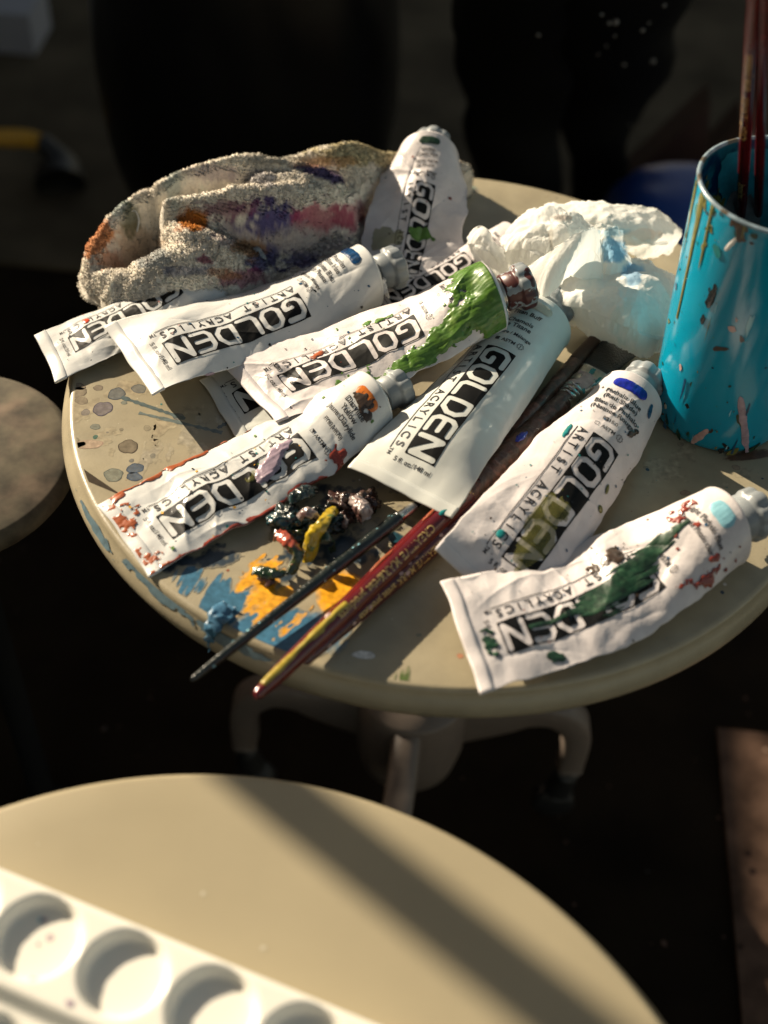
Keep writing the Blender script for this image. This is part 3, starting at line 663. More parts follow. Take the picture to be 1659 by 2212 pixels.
        if 'sw' in lab:
            wsw, hsw = lab.get('swsize', (.0105, .0031)); cx = lab.get('tx', 0)*k; cy = .1565*k; wsw *= k; hsw *= k; sd_ = s.seed
            f = lambda X, Y: (hsw-np.hypot(np.maximum(np.abs(X-cx)-(wsw-hsw), 0), Y-cy))/hsw+.10*fbm(X*600, Y*600, sd_, 2)
            s.smear(f, lab['sw'], cx-wsw*1.2, cx+wsw*1.2, cy-hsw*1.4, cy+hsw*1.4, .00045, .00025, 'colour_swatch', .9)

full = [(0, .03), (.06, .16), (.2, .55), (.45, .95), (.75, 1.30), (1, PI/2)]
half = [(0, .03), (.06, .12), (.25, .38), (.5, .62), (.8, 1.05), (1, PI/2)]
flat = [(0, .02), (.1, .08), (.4, .22), (.65, .42), (.85, .90), (1, PI/2)]

# small tube under the blue one
J = Tube('J', 'small white tube with an orange red swatch, under the Prussian blue tube', (103, 770, .004), (80, 720), (125, 820), (508, 586, .015), .046, half,
         [(0, .002), (.5, .001), (1, .001)], MT['white'], 3, .0016,
         dict(vol='2 fl. oz./59 ml', lines=[('Pyrrole Orange', .0040), ('', .003), ('Orange Pyrrole', .0036)], sw='p_oxred', swsize=(.0125, .0062), tx=-.004, ro=-.002))
J.smear(lambda X, Y: ell(X, Y, -.012, J.L*.86, .006, .012)+.9*fbm(X*500, Y*500, 4)-.25, 'p_oxred', -.02, .0, J.L*.7, J.L, .0005)
J.smear(lambda X, Y: ell(X, Y, -.010, J.L*.235, .0028, .0022)+.2*fbm(X*500, Y*500, 4), 'p_oxred', -.02, .0, J.L*.15, J.L*.3, .0005)
J.specks(14, ['p_red', 'p_black'], 5, .0007)
# flattened tube of which only the end shows
G = Tube('G', 'flattened white tube end poking out below the green smeared tube', (480, 880, .004), (440, 820), (515, 940), (905, 690, .008), .060, [(0, .02), (.1, .08), (.4, .20), (1, .30)],
         [(0, .0012), (.5, .0012), (1, .0012)], MT['white_clean'], 8, .0008, dict(ro=-.001, k=1.0, dy=-.010), wob=.0004, head=False)
# yellow ochre stained tube front left
Fz = Tube('F', 'dented white tube with rust red edges and a mauve patch, nearest the left rim', (272, 1158, .004), (213, 1086), (328, 1236), (803, 872, .018), .058,
          [(0, .03), (.06, .12), (.2, .26), (.5, .42), (.8, .85), (1, PI/2)], [(0, .001), (.5, .001), (1, .001)], MT['white'], 14, .0024,
          dict(lines=[('Diarylide', .0048), ('Yellow', .0048), ('Jaune Diarylide', .0044), ('', .002), ('PY83(HR70)', .0034)], astm='1', sq=2, sw='p_orange', swsize=(.009, .0034), tx=.0035, ro=.005), wob=.0018, csc=.0125)
W_ = Fz.W/2; L_ = Fz.L
Fz.smear(lambda X, Y: np.minimum((-W_+.0025-(X+.005))/.004+1.2*fbm(X*170, Y*130, 3)-np.abs(Y/L_-.33)*2.6, 1), 'p_rust', -W_-.006, -W_+.008, .002, L_*.62, .0006)
Fz.smear(lambda X, Y: (1-(Y/.014))*.9-.62+1.4*fbm(X*260, Y*230, 6)+.45*(np.abs(X+.004)/W_)-.2, 'p_rust', -W_-.004, W_-.006, .0, .020, .0006)
Fz.smear(lambda X, Y: (X+.005-(W_-.0035))/.004+1.2*fbm(X*150, Y*90, 9)-np.abs(Y/L_-.42)*2.2, 'p_red', W_-.016, W_-.005, .01, L_*.8, .0006)
Fz.smear(lambda X, Y: ell(X, Y, .000, L_*.56, .0052, .017, .5)*1.1+.55*fbm(X*220, Y*220, 11)-.05, 'p_mauve', -.016, .016, L_*.42, L_*.72, .0005, .0009)
Fz.smear(lambda X, Y: ell(X, Y, .018, L_*.76, .006, .007, .2)+1.0*fbm(X*260, Y*260, 13)-.3, 'p_red', .008, .024, L_*.66, L_*.86, .0005)
Fz.smear(lambda X, Y: ell(X, Y, .004, L_*.935, .009, .007)+1.0*fbm(X*240, Y*240, 17)-.3, 'p_brown', -.012, .018, L_*.86, L_, .0005)
Fz.smear(lambda X, Y: ell(X, Y, .002, L_*.47, .004, .012)+1.0*fbm(X*300, Y*300, 18)-.5, 'p_wash', -.012, .018, L_*.3, L_*.7, .0005, .0002)
Fz.specks(10, ['p_teal', 'p_yellow', 'p_black', 'p_green'], 15, .0010)
# tube under the tissue
Hh = Tube('H', 'small white tube mostly hidden between the tissue and the green smeared tube', (795, 668, .008), (770, 633), (820, 703), (1102, 533, .015), .048, half,
          [(0, .004), (.5, .001), (1, .001)], MT['white_dusty'], 23, .001, dict(vol='2 fl. oz./59 ml', lines=[('Hue', .005), ('Teinte', .0045)], astm='1', ro=-.001))
Hh.specks(10, ['p_red', 'p_black'], 25, .0008)
# titan buff
Cc = Tube('C', 'smooth clean white tube with a pale buff swatch lying over the brush handles', (866, 1057, .017), (757, 1005), (975, 1110), (1163, 704, .021), .0655, full,
          [(0, .016), (.25, .010), (.5, .004), (1, .001)], MT['white_clean'], 31, .0004,
          dict(lines=[('Titan Buff', .0048), ('', .0036), ('Chamois', .0048), ('de Titane', .0048), ('', .0022), ('Mixture / Mélange', .0036)], astm='1', sq=1, sw='p_buff', swsize=(.0130, .0032), tx=.0015, ro=-.003), wob=.0005)
# phthalo blue red shade
D = Tube('D', 'dusty white tube with royal blue swatch and olive stains on its lettering', (1047, 1262, .016), (940, 1180), (1150, 1290), (1360, 862, .021), .0610,
         [(0, .03), (.06, .12), (.25, .42), (.5, .72), (.8, 1.15), (1, PI/2)], [(0, .003), (.5, .001), (1, .001)], MT['white_dusty'], 42, .0016,
         dict(lines=[('Phthalo Blue', .0046), ('(Red Shade)', .0046), ('', .0012), ('Bleu de Phthalo', .0046), ('(Nuance Rouge)', .0046), ('', .0012), ('PB15.0', .0034)], astm='1', sq=3, sw='p_royal', swsize=(.0110, .0033), tx=-.002, ro=.004), wob=.001, csc=.013, curl=(.006, 0), roll=rad(17))
L_ = D.L
D.smear(lambda X, Y: ell(X, Y, .001, L_*.27, .009, .026, .05)+.45*fbm(X*200, Y*160, 3)-.05, 'p_wash', -.018, .018, .012, L_*.6, .0005, .0001)
D.smear(lambda X, Y: ell(X, Y, -.014, L_*.18, .0022, .0028), 'p_teal', -.03, 0, .01, L_*.3, .0004, .0005)
D.smear(lambda X, Y: ell(X, Y, .0215, L_*.50, .0022, .0020), 'p_olive', 0, .03, L_*.3, L_*.7, .0004, .0005)
D.smear(lambda X, Y: ell(X, Y, .0175, L_*.57, .0012, .0030, .4), 'p_olive', 0, .03, L_*.4, L_*.7, .0004, .0005)
D.smear(lambda X, Y: ell(X, Y, -.020, L_*.66, .0014, .0075, .1)+.3*fbm(X*600, Y*600, 3), 'p_teal', -.03, 0, L_*.5, L_*.8, .0004, .0005)
D.smear(lambda X, Y: ell(X, Y, .0150, L_*.93, .0016, .0042, .3)+.2*fbm(X*600, Y*600, 3), 'p_dblue', 0, .03, L_*.8, L_, .0004, .0005)
D.smear(lambda X, Y: ell(X, Y, .012, L_*.80, .0016, .0050, -.5)+.5*fbm(X*500, Y*500, 4), 'p_brown', 0, .03, L_*.7, L_*.9, .0004, .0005)
D.specks(16, ['p_black', 'p_teal', 'p_dblue', 'p_brown'], 45, .0007)
# light phthalo blue
Ez = Tube('E', 'dusty white tube with light blue swatch and dark green smear, at the front', (1000, 1374, .021), (952, 1245), (1050, 1503), (1556, 1146, .020), .0680,
          [(0, .03), (.06, .10), (.3, .24), (.55, .45), (.8, .95), (1, PI/2)], [(0, .021), (.10, .0165), (.38, .005), (.6, .001), (1, .001)], MT['white_dusty'], 57, .0026,
          dict(lines=[('Light Phthalo Blue', .0044), ('', .002), ('Bleu de Phtalo clair', .0040)], astm='1', sq=3, sw='p_lblue', swsize=(.0085, .0045), tx=-.003, ro=.007), wob=.0016, csc=.015)
L_ = Ez.L
def fE(X, Y):
    c = .0015-.012*sstep(.45, .85, Y/L_); w = .0068*(sstep(.34, .52, Y/L_))*(1-sstep(.66, .86, Y/L_))+.0012
    return (1-np.abs(X-c)/w)*1.0+.95*fbm(X/.0012, Y/.02, 7, 3)-.10
Ez.smear(fE, 'p_dgreen', -.020, .018, L_*.22, L_*.86, .0005, .00022, ripple=.6)
Ez.smear(lambda X, Y: ell(X, Y, -.015, L_*.86, .010, .017)+1.3*fbm(X*280, Y*280, 23)-.68, 'p_red', -.03, .01, L_*.6, L_, .0005, .0006)
Ez.smear(lambda X, Y: ell(X, Y, .018, L_*.84, .010, .020)+1.3*fbm(X*300, Y*300, 27)-.72, 'p_red', 0, .03, L_*.6, L_, .0005, .0005)
Ez.smear(lambda X, Y: ell(X, Y, -.018, L_*.60, .008, .018)+1.1*fbm(X*230, Y*230, 29)-.60, 'p_brown', -.03, .0, L_*.4, L_*.8, .0005, .0005)
Ez.smear(lambda X, Y: ell(X, Y, .020, L_*.27, .0045, .0030, 1.2)+.4*fbm(X*400, Y*400, 31), 'p_dgreen', 0, .03, .01, L_*.4, .0005, .0005)
Ez.smear(lambda X, Y: ell(X, Y, .004, .012, .012, .005)+1.1*fbm(X*400, Y*400, 33)-.45, 'p_dgreen', -.01, .02, .0, .03, .0004, .0004)
Ez.specks(9, ['p_black', 'p_brown', 'p_dblue', 'p_red'], 60, .0009)
# prussian blue
A = Tube('A', 'glossy white tube with dark Prussian blue swatch, in front of the rag', (284, 775, .018), (222, 688), (347, 862), (790, 600, .024), .0640,
         [(0, .03), (.05, .20), (.15, .42), (.45, .58), (.8, 1.0), (1, PI/2)], [(0, .014), (.3, .008), (.6, .005), (1, .004)], MT['white'], 71, .0016,
         dict(lines=[('Prussian', .0048), ('Blue Hue', .0048), ('', .0008), ('Teinte Bleu', .0048), ('de Prusse', .0048), ('', .0012), ('Mixture / Mélange', .0034)], astm='2', sq=3, sw='p_prussian', swsize=(.0105, .0033), tx=-.014, ro=.0085), wob=.0009, csc=.013, ws=.13, curl=(.002, .006))
A.specks(7, ['p_dblue', 'p_black', 'p_pink', 'p_teal'], 75, .0011)
A.smear(lambda X, Y: ell(X, Y, .026, A.L*.22, .0032, .0040)+.2*fbm(X*300, Y*300, 2), 'p_mauve', .01, .04, .02, A.L*.4, .0005, .0004)
# green smeared tube on top
B = Tube('B', 'crumpled white tube with a thick leaf green smear round its shoulder', (542, 832, .018), (530, 768), (630, 878), (1062, 642, .050), .0650,
         [(0, .03), (.06, .12), (.2, .28), (.5, .46), (.8, .90), (1, PI/2)], [(0, .012), (.3, .015), (.6, .022), (1, .029)], MT['white_dusty'], 88, .0032,
         dict(lines=[('Burnt Sienna', .0046), ('', .001), ('Terre de', .0046), ('Sienne Brûlée', .0046), ('', .001), ('PBr7', .0034)], astm='1', sq=1, sw='p_red', swsize=(.009, .0032), tx=-.008, ro=.003), wob=.0020, csc=.014, cap='cap_stained', curl=(.002, .004))
L_ = B.L
def fB(X, Y):
    t = Y/L_; edge = sstep(.84, .97, t)*1.6-.35
    tail = (1-np.abs((X-(.0235-.008*sstep(.5, .95, t)))/(.0085+.004*sstep(.6, .95, t))))*1.3*sstep(.44, .56, t)
    return np.maximum(edge, tail-.15)+.75*fbm(X*150, Y*150, 3, 4)+.35*fbm(X*500, Y*260, 5, 3)-.22
B.smear(fB, 'p_green', -.031, .034, L_*.42, L_*.999, .0005, .0007, ripple=.6)
B.smear(lambda X, Y: ell(X, Y, -.004, L_*.90, .014, .018)+1.1*fbm(X*210, Y*210, 8)-.5, 'p_green', -.03, .02, L_*.7, L_, .0005, .0006)
B.smear(lambda X, Y: ell(X, Y, .020, L_*.35, .010, .020)+1.2*fbm(X*180, Y*180, 12)-.68, 'p_green', .0, .03, L_*.1, L_*.6, .0005, .0004)
B.smear(lambda X, Y: ell(X, Y, -.017, L_*.58, .004, .016, -.3)+1.1*fbm(X*280, Y*280, 14)-.48, 'p_green', -.03, .0, L_*.4, L_*.8, .0005, .0004)
B.smear(lambda X, Y: ell(X, Y, -.010, L_*.30, .0022, .0065, .5)+.6*fbm(X*500, Y*400, 16)-.1, 'p_rust', -.03, .0, L_*.1, L_*.45, .0004, .0005)
B.specks(7, ['p_dblue', 'p_red', 'p_brown'], 95, .0009)
# tube leaning on the rag at the back
I = Tube('I', 'crumpled white tube with dark green swatch, leaning up on the rag', (866, 628, .010), (760, 628), (960, 628), (925, 352, .036), .0640,
         [(0, .05), (.1, .14), (.3, .20), (.6, .38), (.8, .80), (1, PI/2)], [(0, .010), (.30, .012), (.6, .022), (1, .018)], MT['white_dusty'], 103, .0036,
         dict(lines=[('Viridian', .0046), ('Green Hue', .0046), ('', .002), ('Terre Verte', .0046), ('de Prusse', .0046), ('', .003), ('Mixture / Mélange', .0034)], astm='1', sw='p_dgreen', swsize=(.0105, .0034), tx=-.001, ro=.001), wob=.0022, csc=.017, tilt=-.06)
L_ = I.L
I.smear(lambda X, Y: ell(X, Y, -.018, L_*.36, .012, .012)+.8*fbm(X*120, Y*120, 4)-.2, 'p_wash', -.03, .0, L_*.2, L_*.6, .0006, .0002)
I.smear(lambda X, Y: ell(X, Y, .004, L_*.42, .010, .004)+.8*fbm(X*160, Y*160, 6)-.1, 'p_green', -.01, .02, L_*.3, L_*.55, .0006, .0003)
I.specks(8, ['p_red', 'p_black'], 105, .0012)
print('lengths', {t.name: round(t.L, 3) for t in (A, B, Cc, D, Ez, Fz, G, Hh, I, J)})

# ------------------------------------------------------------------ brushes
class Rod:
    """straight round brush: stations (distance, half width, half height)"""
    def __init__(s, a, b, prof, flatside=None):
        s.a = np.array(a, float); b = np.array(b, float); s.T = (b-s.a); s.L = np.linalg.norm(s.T); s.T /= s.L
        s.B = np.cross(s.T, [0, 0, 1.0] if flatside is None else flatside); s.B /= np.linalg.norm(s.B); s.N = np.cross(s.B, s.T); s.prof = np.array(prof, float)
    def P(s, X, Y, off=0.0):
        t = Y/s.L; ra = np.interp(t, s.prof[:, 0], s.prof[:, 1]); rb = np.interp(t, s.prof[:, 0], s.prof[:, 2])
        th = X/np.maximum(ra, 1e-4)
        return s.a+s.T*Y[..., None]+s.B*((ra+off)*np.sin(th))[..., None]+s.N*((rb+off)*np.cos(th))[..., None]
    def seg(s, t0, t1, m, n=28, rough=0.0, seed=0):
        t = np.linspace(t0, t1, m); ra = np.interp(t, s.prof[:, 0], s.prof[:, 1]); rb = np.interp(t, s.prof[:, 0], s.prof[:, 2])
        th = np.arange(n)/n*2*PI; TH, TT = np.meshgrid(th, t, indexing='ij')
        r = 1+rough*fbm(TH*1.2, TT*s.L/.004, seed, 3)+rough*.6*fbm(np.cos(TH)*2, TT*s.L/.02, seed+4, 2)
        V = s.a+s.T*(TT*s.L)[..., None]+s.B*(ra*np.sin(TH)*r)[..., None]+s.N*(rb*np.cos(TH)*r)[..., None]
        F = grid_faces(n, m, True).tolist(); F.append([i*m for i in range(n)]); F.append([i*m+m-1 for i in range(n)][::-1])
        return V.reshape(-1, 3), F
    def text(s, st, size, y, m, parent, rot, x=0.0):
        v, f = text2d(st, size, .02); c, q = math.cos(rot), math.sin(rot)
        X = x+v[:, 0]*c-v[:, 1]*q; Y = y+v[:, 0]*q+v[:, 1]*c
        return mk('printed_text', s.P(X, Y, .00012), f, m, parent)
    def smear(s, f, m, parent, x0, x1, y0, y1, h=.0005, off=.0003):
        v, val, fc = contour(f, x0, x1, y0, y1, h)
        if len(v): return mk('paint_smear', s.P(v[:, 0], v[:, 1], off+.0006*np.clip(val*2, 0, 1)), fc, m, parent)
BG = 'paint brushes lying on the table'
# thin dark green brush overhanging the edge
a = at(413, 1470, .006); b = at(925, 1070, .012)
r1 = Rod(a, b, [(0, .0006, .0006), (.01, .0017, .0017), (.12, .0024, .0024), (.55, .0034, .0034), (.84, .0042, .0042), (.862, .0038, .0038), (.875, .0031, .0031), (.93, .0026, .0024), (.94, .0022, .002), (1, .0004, .0004)])
br = empty('paint_brush', r1.a, 'thin dark green brush overhanging the front edge of the table', 'paint brush', BG)
mk('handle', *r1.seg(0, .862, 80, rough=.03), MT['dgreenwood'], br)
V, F = r1.seg(.862, .935, 40); mk('ferrule', V, F, MT['metal'], br)
mk('bristles', *r1.seg(.935, 1, 12), MT['bristle'], br)
rs = np.random.RandomState(8)
v, f = fans([(rs.uniform(-.004, .004), rs.uniform(.05, .85)*r1.L, q, q*1.6, 0) for q in rs.uniform(.0002, .0006, 18)], 3)
mk('paint_specks', r1.P(v[:, 0], v[:, 1], .00025), f, MT['p_lblue'], br)['kind'] = 'stuff'
# red flat brush with a crust of brown paint
a = at(551, 1505, .012); b = at(1345, 745, .006)
r2 = Rod(a, b, [(0, .0012, .0012), (.006, .0028, .0028), (.05, .0042, .0042), (.15, .0052, .0052), (.35, .0068, .0066), (.52, .0076, .0074), (.68, .0070, .0068), (.80, .0058, .0056), (.805, .0062, .0058), (.86, .0080, .0036), (.90, .0095, .0022), (.91, .0098, .0026), (1, .0120, .0009)])
br = empty('paint_brush', r2.a, 'thick red flat brush crusted with brown paint towards its black bristles, yellow at its tip', 'paint brush', BG)
mk('handle', *r2.seg(0, .53, 90), MT['redwood'], br)
mk('crusted_handle', *r2.seg(.50, .805, 120, rough=.10, seed=3), MT['crust'], br)
V, F = r2.seg(.795, .905, 50)
fer = mk('ferrule', V, F, MT['metal'], br)
mk('bristles', *r2.seg(.905, 1, 20, rough=.08, seed=7), MT['bristle'], br)
for t in (.808, .818, .828):
    c = r2.a+r2.T*t*r2.L; V, F = lathe([(.0059+(t-.808)*.04, -.0009), (.0069+(t-.808)*.04, 0), (.0059+(t-.808)*.04, .0009)], 32, r2.T, c, r2.B); mk('ring', V, F, MT['metal'], fer)
r2.text('CREATIVE MARK', .0062, r2.L*.335, MT['gold'], br, -PI/2, .0012)
r2.text('artist products', .0058, r2.L*.225, MT['gold'], br, -PI/2, .0012)
r2.text('rhapsody', .0066, r2.L*.475, MT['gold'], br, -PI/2, .0012)
L_ = r2.L
r2.smear(lambda X, Y: (1-np.abs(X)/.0022)*.9-.2+.6*fbm(X*300, Y*90, 5), MT['p_lemon'], br, -.004, .0035, .006, L_*.20)
r2.smear(lambda X, Y: ell(X, Y, .001, L_*.655, .002, .005)+.5*fbm(X*400, Y*400, 5), MT['p_royal'], br, -.005, .006, L_*.6, L_*.7)
r2.smear(lambda X, Y: ell(X, Y, .003, L_*.455, .0018, .010, -.2)+.3*fbm(X*400, Y*300, 9), MT['p_teal'], br, -.002, .007, L_*.4, L_*.52)
r2.smear(lambda X, Y: .25+.9*fbm(X*200, Y*60, 15)-.3, MT['p_teal'], br, -.006, .008, L_*.83, L_*.90)
r2.smear(lambda X, Y: .35+.9*fbm(X*260, Y*120, 25)-.4, MT['p_pink'], br, -.007, .007, L_*.815, L_*.88)
r2.smear(lambda X, Y: ell(X, Y, -.002, L_*.165, .0015, .002), MT['p_pink'], br, -.005, .005, L_*.1, L_*.2)
for q in (.30, .43):
    r2.smear(lambda X, Y: ell(X, Y, -.0038, L_*q, .0010, .010)+.5*fbm(X*400, Y*300, 9), MT['p_rust'], br, -.006, -.001, L_*(q-.05), L_*(q+.05))
# maroon brush lying alongside
a = at(655, 1432, .006); b = at(1040, 1085, .006)
r3 = Rod(a, b, [(0, .001, .001), (.01, .0028, .0028), (.3, .0046, .0046), (.8, .0056, .0056), (1, .0050, .005)])
# its upper end disappears below the dusty tube; it goes on to a small ferrule there
br = empty('paint_brush', r3.a, 'dark maroon brush tucked against the right side of the thick red brush', 'paint brush', BG)
mk('handle', *r3.seg(0, 1, 80), MT['maroon'], br)
r3.text('CREATIVE MARK', .005, r3.L*.60, MT['gold'], br, -PI/2, .003)
r3.text('artist products', .0046, r3.L*.36, MT['gold'], br, -PI/2, .003)
v, f = fans([(rs.uniform(-.005, .006), rs.uniform(.05, .95)*r3.L, q, q*1.6, 0) for q in rs.uniform(.0003, .0011, 26)], 5)
mk('paint_specks', r3.P(v[:, 0], v[:, 1], .00025), f, MT['p_pink'], br)['kind'] = 'stuff'
# thin crusted brush further up
a = at(950, 1128, .004); b = at(1312, 700, .006)
r4 = Rod(a, b, [(0, .0014, .0014), (.02, .0032, .0032), (.5, .0046, .0046), (.78, .0044, .0044), (.80, .0046, .0046), (.92, .0036, .0036), (1, .0048, .004)])
br = empty('paint_brush', r4.a, 'thin dark brown crusted brush between the smooth white tube and the thick red brush', 'paint brush', BG)
mk('handle', *r4.seg(0, .79, 90, rough=.10, seed=13), MT['crust'], br)
mk('ferrule', *r4.seg(.78, .93, 30, rough=.04), MT['wood'], br)
mk('bristles', *r4.seg(.925, 1, 14, rough=.1), MT['bristle'], br)

# ------------------------------------------------------------------ the cup
CX, CY, CH = 0.1612, 0.0005, 0.155
def cup_r(z): return .0385+(.0455-.0385)*np.clip(z/CH, 0, 1)
cupe = empty('brush_cup', (CX, CY, 0), 'turquoise plastic cup spattered with paint, holding two red brushes', 'cup')
prof = [(.0001, .0012), (.030, .0012), (.0355, .0004), (.0375, .0018), (.0385, .0050)]+[(cup_r(z), z) for z in np.linspace(.01, CH-.0012, 30)]
prof += [(cup_r(CH)-.0003, CH), (cup_r(CH)-.0013, CH+.0004), (cup_r(CH)-.0020, CH)]
V, F = lathe(prof, 128, [0, 0, 1.0], (CX, CY, 0), [1, 0, 0])
V = np.array(V); a_ = np.arctan2(V[:, 1]-CY, V[:, 0]-CX)
mk('cup_wall', V, F, MT['cup'], cupe)
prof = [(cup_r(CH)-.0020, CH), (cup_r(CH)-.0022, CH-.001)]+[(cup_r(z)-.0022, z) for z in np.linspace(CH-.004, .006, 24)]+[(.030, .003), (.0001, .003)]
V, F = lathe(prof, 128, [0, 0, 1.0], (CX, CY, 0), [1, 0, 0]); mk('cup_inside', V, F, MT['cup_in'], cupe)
def cupP(X, Z, off=0.0, inner=False):
    r = cup_r(Z)+(-.0022-off if inner else off); th = X/.042
    return np.stack([CX+r*np.cos(th), CY+r*np.sin(th), Z], -1)
def cupdec(f, m, x0, x1, z0, z1, h=.0007, off=.0003, inner=False, name='paint_smear', kind=None):
    v, val, fc = contour(f, x0, x1, z0, z1, h)
    if len(v):
        o = mk(name, cupP(v[:, 0], v[:, 1], off+.0003*np.clip(val*2, 0, 1), inner), fc, m, cupe)
        if kind: o['kind'] = kind
# angles: the side facing the camera is about -105 degrees
def ca(deg): return rad(deg)*.042
rs = np.random.RandomState(21)
for m, n, sd_ in (('p_dgreen', 60, 1), ('p_brown', 22, 2), ('p_pink', 9, 3), ('p_black', 26, 4), ('p_dblue', 22, 5), ('p_teal', 30, 6), ('p_olive', 10, 7)):
    sp = [(ca(rs.uniform(-205, 0)), (.003+(CH-.006)*(rs.beta(.45, .6) if rs.rand() < .7 else rs.rand())), q, q*rs.uniform(.8, 3.0), rs.normal()*.7) for q in .00018+np.abs(rs.randn(n))**2*.00055]
    v, f = fans(sp, sd_); mk('paint_specks', cupP(v[:, 0], v[:, 1], .00035), f, MT[m], cupe)['kind'] = 'stuff'
cupdec(lambda X, Z: ell(X, Z, ca(-132), .105, .0022, .0075, -.1)+.5*fbm(X*300, Z*300, 3), MT['p_black'], ca(-150), ca(-110), .09, .12)
cupdec(lambda X, Z: ell(X, Z, ca(-134), .089, .0018, .0035, -.1)+.6*fbm(X*300, Z*300, 5), MT['p_black'], ca(-150), ca(-110), .08, .10)
cupdec(lambda X, Z: ell(X, Z, ca(-150), CH, .010, .030, 0)*.9+1.1*fbm(X*200, Z*80, 7)-.45, MT['p_olive'], ca(-195), ca(-105), .09, CH-.001)
cupdec(lambda X, Z: ell(X, Z, ca(-120), CH, .025, .018, 0)*.9+1.1*fbm(X*190, Z*130, 9)-.60, MT['p_brown'], ca(-165), ca(-60), .11, CH-.001)
cupdec(lambda X, Z: ell(X, Z, ca(-128), CH-.014, .0012, .006, -.4)+.3*fbm(X*500, Z*300, 8), MT['p_white'], ca(-150), ca(-110), .11, CH)
cupdec(lambda X, Z: ell(X, Z, ca(-80), .025, .0022, .030, .35)+.4*fbm(X*250, Z*160, 11), MT['p_mauve'], ca(-110), ca(-45), .001, .09)
cupdec(lambda X, Z: ell(X, Z, ca(-112), .010, .0022, .008, -.5)+.5*fbm(X*400, Z*300, 13), MT['p_pink'], ca(-130), ca(-90), .001, .03)
cupdec(lambda X, Z: ell(X, Z, ca(-150), .016, .0014, .0018, 0)+.5*fbm(X*500, Z*500, 15), MT['p_buff'], ca(-170), ca(-130), .005, .03)
cupdec(lambda X, Z: ell(X, Z, ca(-75), .10, .010, .03, 0)*.7+1.0*fbm(X*150, Z*120, 17)-.75, MT['p_pink'], ca(-110), ca(-40), .05, CH-.004)
cupdec(lambda X, Z: 1.5*fbm(X*330, Z*14, 41, 3)-.62+.9*(Z/CH-.75), MT['p_olive'], ca(-200), ca(-60), .075, CH-.001, .0007, .0004, False, 'paint_runs', 'stuff')
cupdec(lambda X, Z: 1.4*fbm(X*300, Z*22, 43, 3)-.75+.8*(.12-Z/CH), MT['p_dblue'], ca(-190), ca(-50), .001, .045, .0007, .0004, False, 'paint_runs', 'stuff')
cupdec(lambda X, Z: 1.5*fbm(X*420, Z*30, 45, 3)-.95, MT['p_lblue'], ca(-180), ca(-50), .005, CH-.004, .0007, .0004, False, 'paint_runs', 'stuff')
# paint on the inside wall and a worn rim
cupdec(lambda X, Z: ell(X, Z, ca(100), CH-.045, .028, .045, 0)+.7*fbm(X*70, Z*50, 23), mat('inner_teal_paint', (.02, .24, .30), .4, var=.35, vscale=90, bump=.6, bscale=200), ca(20), ca(200), .05, CH-.006, .0009, .0003, True)
cupdec(lambda X, Z: ell(X, Z, ca(165), CH-.03, .03, .04, 0)*.9+1.1*fbm(X*160, Z*60, 27)-.4, MT['p_olive'], ca(110), ca(230), .06, CH-.001, .0009, .0006, True)
cupdec(lambda X, Z: ell(X, Z, ca(110), CH-.07, .016, .04, 0)*.9+.6*fbm(X*60, Z*40, 29), mat('inner_grey_paint', (.16, .17, .17), .5, var=.3, bump=.5, bscale=160), ca(30), ca(180), .03, CH-.008, .0009, .0009, True)
V, F = lathe([(cup_r(CH)+.0001, CH-.0006), (cup_r(CH), CH+.0004), (cup_r(CH)-.0010, CH+.0009), (cup_r(CH)-.0022, CH+.0004), (cup_r(CH)-.0023, CH-.0006)], 128, [0, 0, 1.0], (CX, CY, 0), [1, 0, 0])
mk('rim', V, F, mat('worn_rim_plastic', (.25, .33, .38), .3, var=.4, vscale=120, col2=(.12, .10, .07), c2scale=90, c2thr=(.55, .6)), cupe)

# brushes standing in the cup
def cup_brush(top, low, zt, zl, prof, label, seed, txt=False):
    T0 = at(top[0], top[1], zt); L0 = at(low[0], low[1], zl); d = (L0-T0)/np.linalg.norm(L0-T0)
    e = T0+d*((T0[2]-.006)/-d[2]); r = Rod(e, T0, prof, flatside=[0, -1, .6])
    o = empty('paint_brush', e, label, 'paint brush', 'red brushes standing in the cup')
    mk('ferrule', *r.seg(.08, .28, 20), MT['metal'], o); mk('bristles', *r.seg(0, .09, 10), MT['bristle'], o)
    mk('handle', *r.seg(.27, 1, 90), MT['redwood'], o)
    return r, o
pr = [(0, .001, .001), (.08, .0024, .0024), (.28, .0025, .0025), (.45, .0030, .0030), (.6, .0031, .0031), (.85, .0028, .0028), (1, .0020, .0020)]
q1, o1 = cup_brush((1632, -60), (1600, 470), .285, .105, pr, 'left red brush in the cup, with gold lettering facing out', 1)
q2, o2 = cup_brush((1652, -60), (1638, 470), .285, .105, [(p, a*.85, b*.85) for p, a, b in pr], 'right, thinner red brush in the cup, half cut by the picture edge', 2)
def ypos(r, py):      # where along the rod it crosses the given height
    best = min(np.linspace(0, 1, 400), key=lambda t: abs(PH/2-CAM_F*np.dot(r.a+r.T*t*r.L-CP, CU)/np.dot(r.a+r.T*t*r.L-CP, _f)-py)); return best*r.L
q1.text('CREATIVE MARK', .0050, ypos(q1, 248), MT['gold'], o1, PI/2, -.0010)
q1.text('artist products', .0046, ypos(q1, 148), MT['gold'], o1, PI/2, -.0006)
q1.text('rhapsody', .0050, ypos(q1, 405), MT['gold'], o1, PI/2, -.0010)

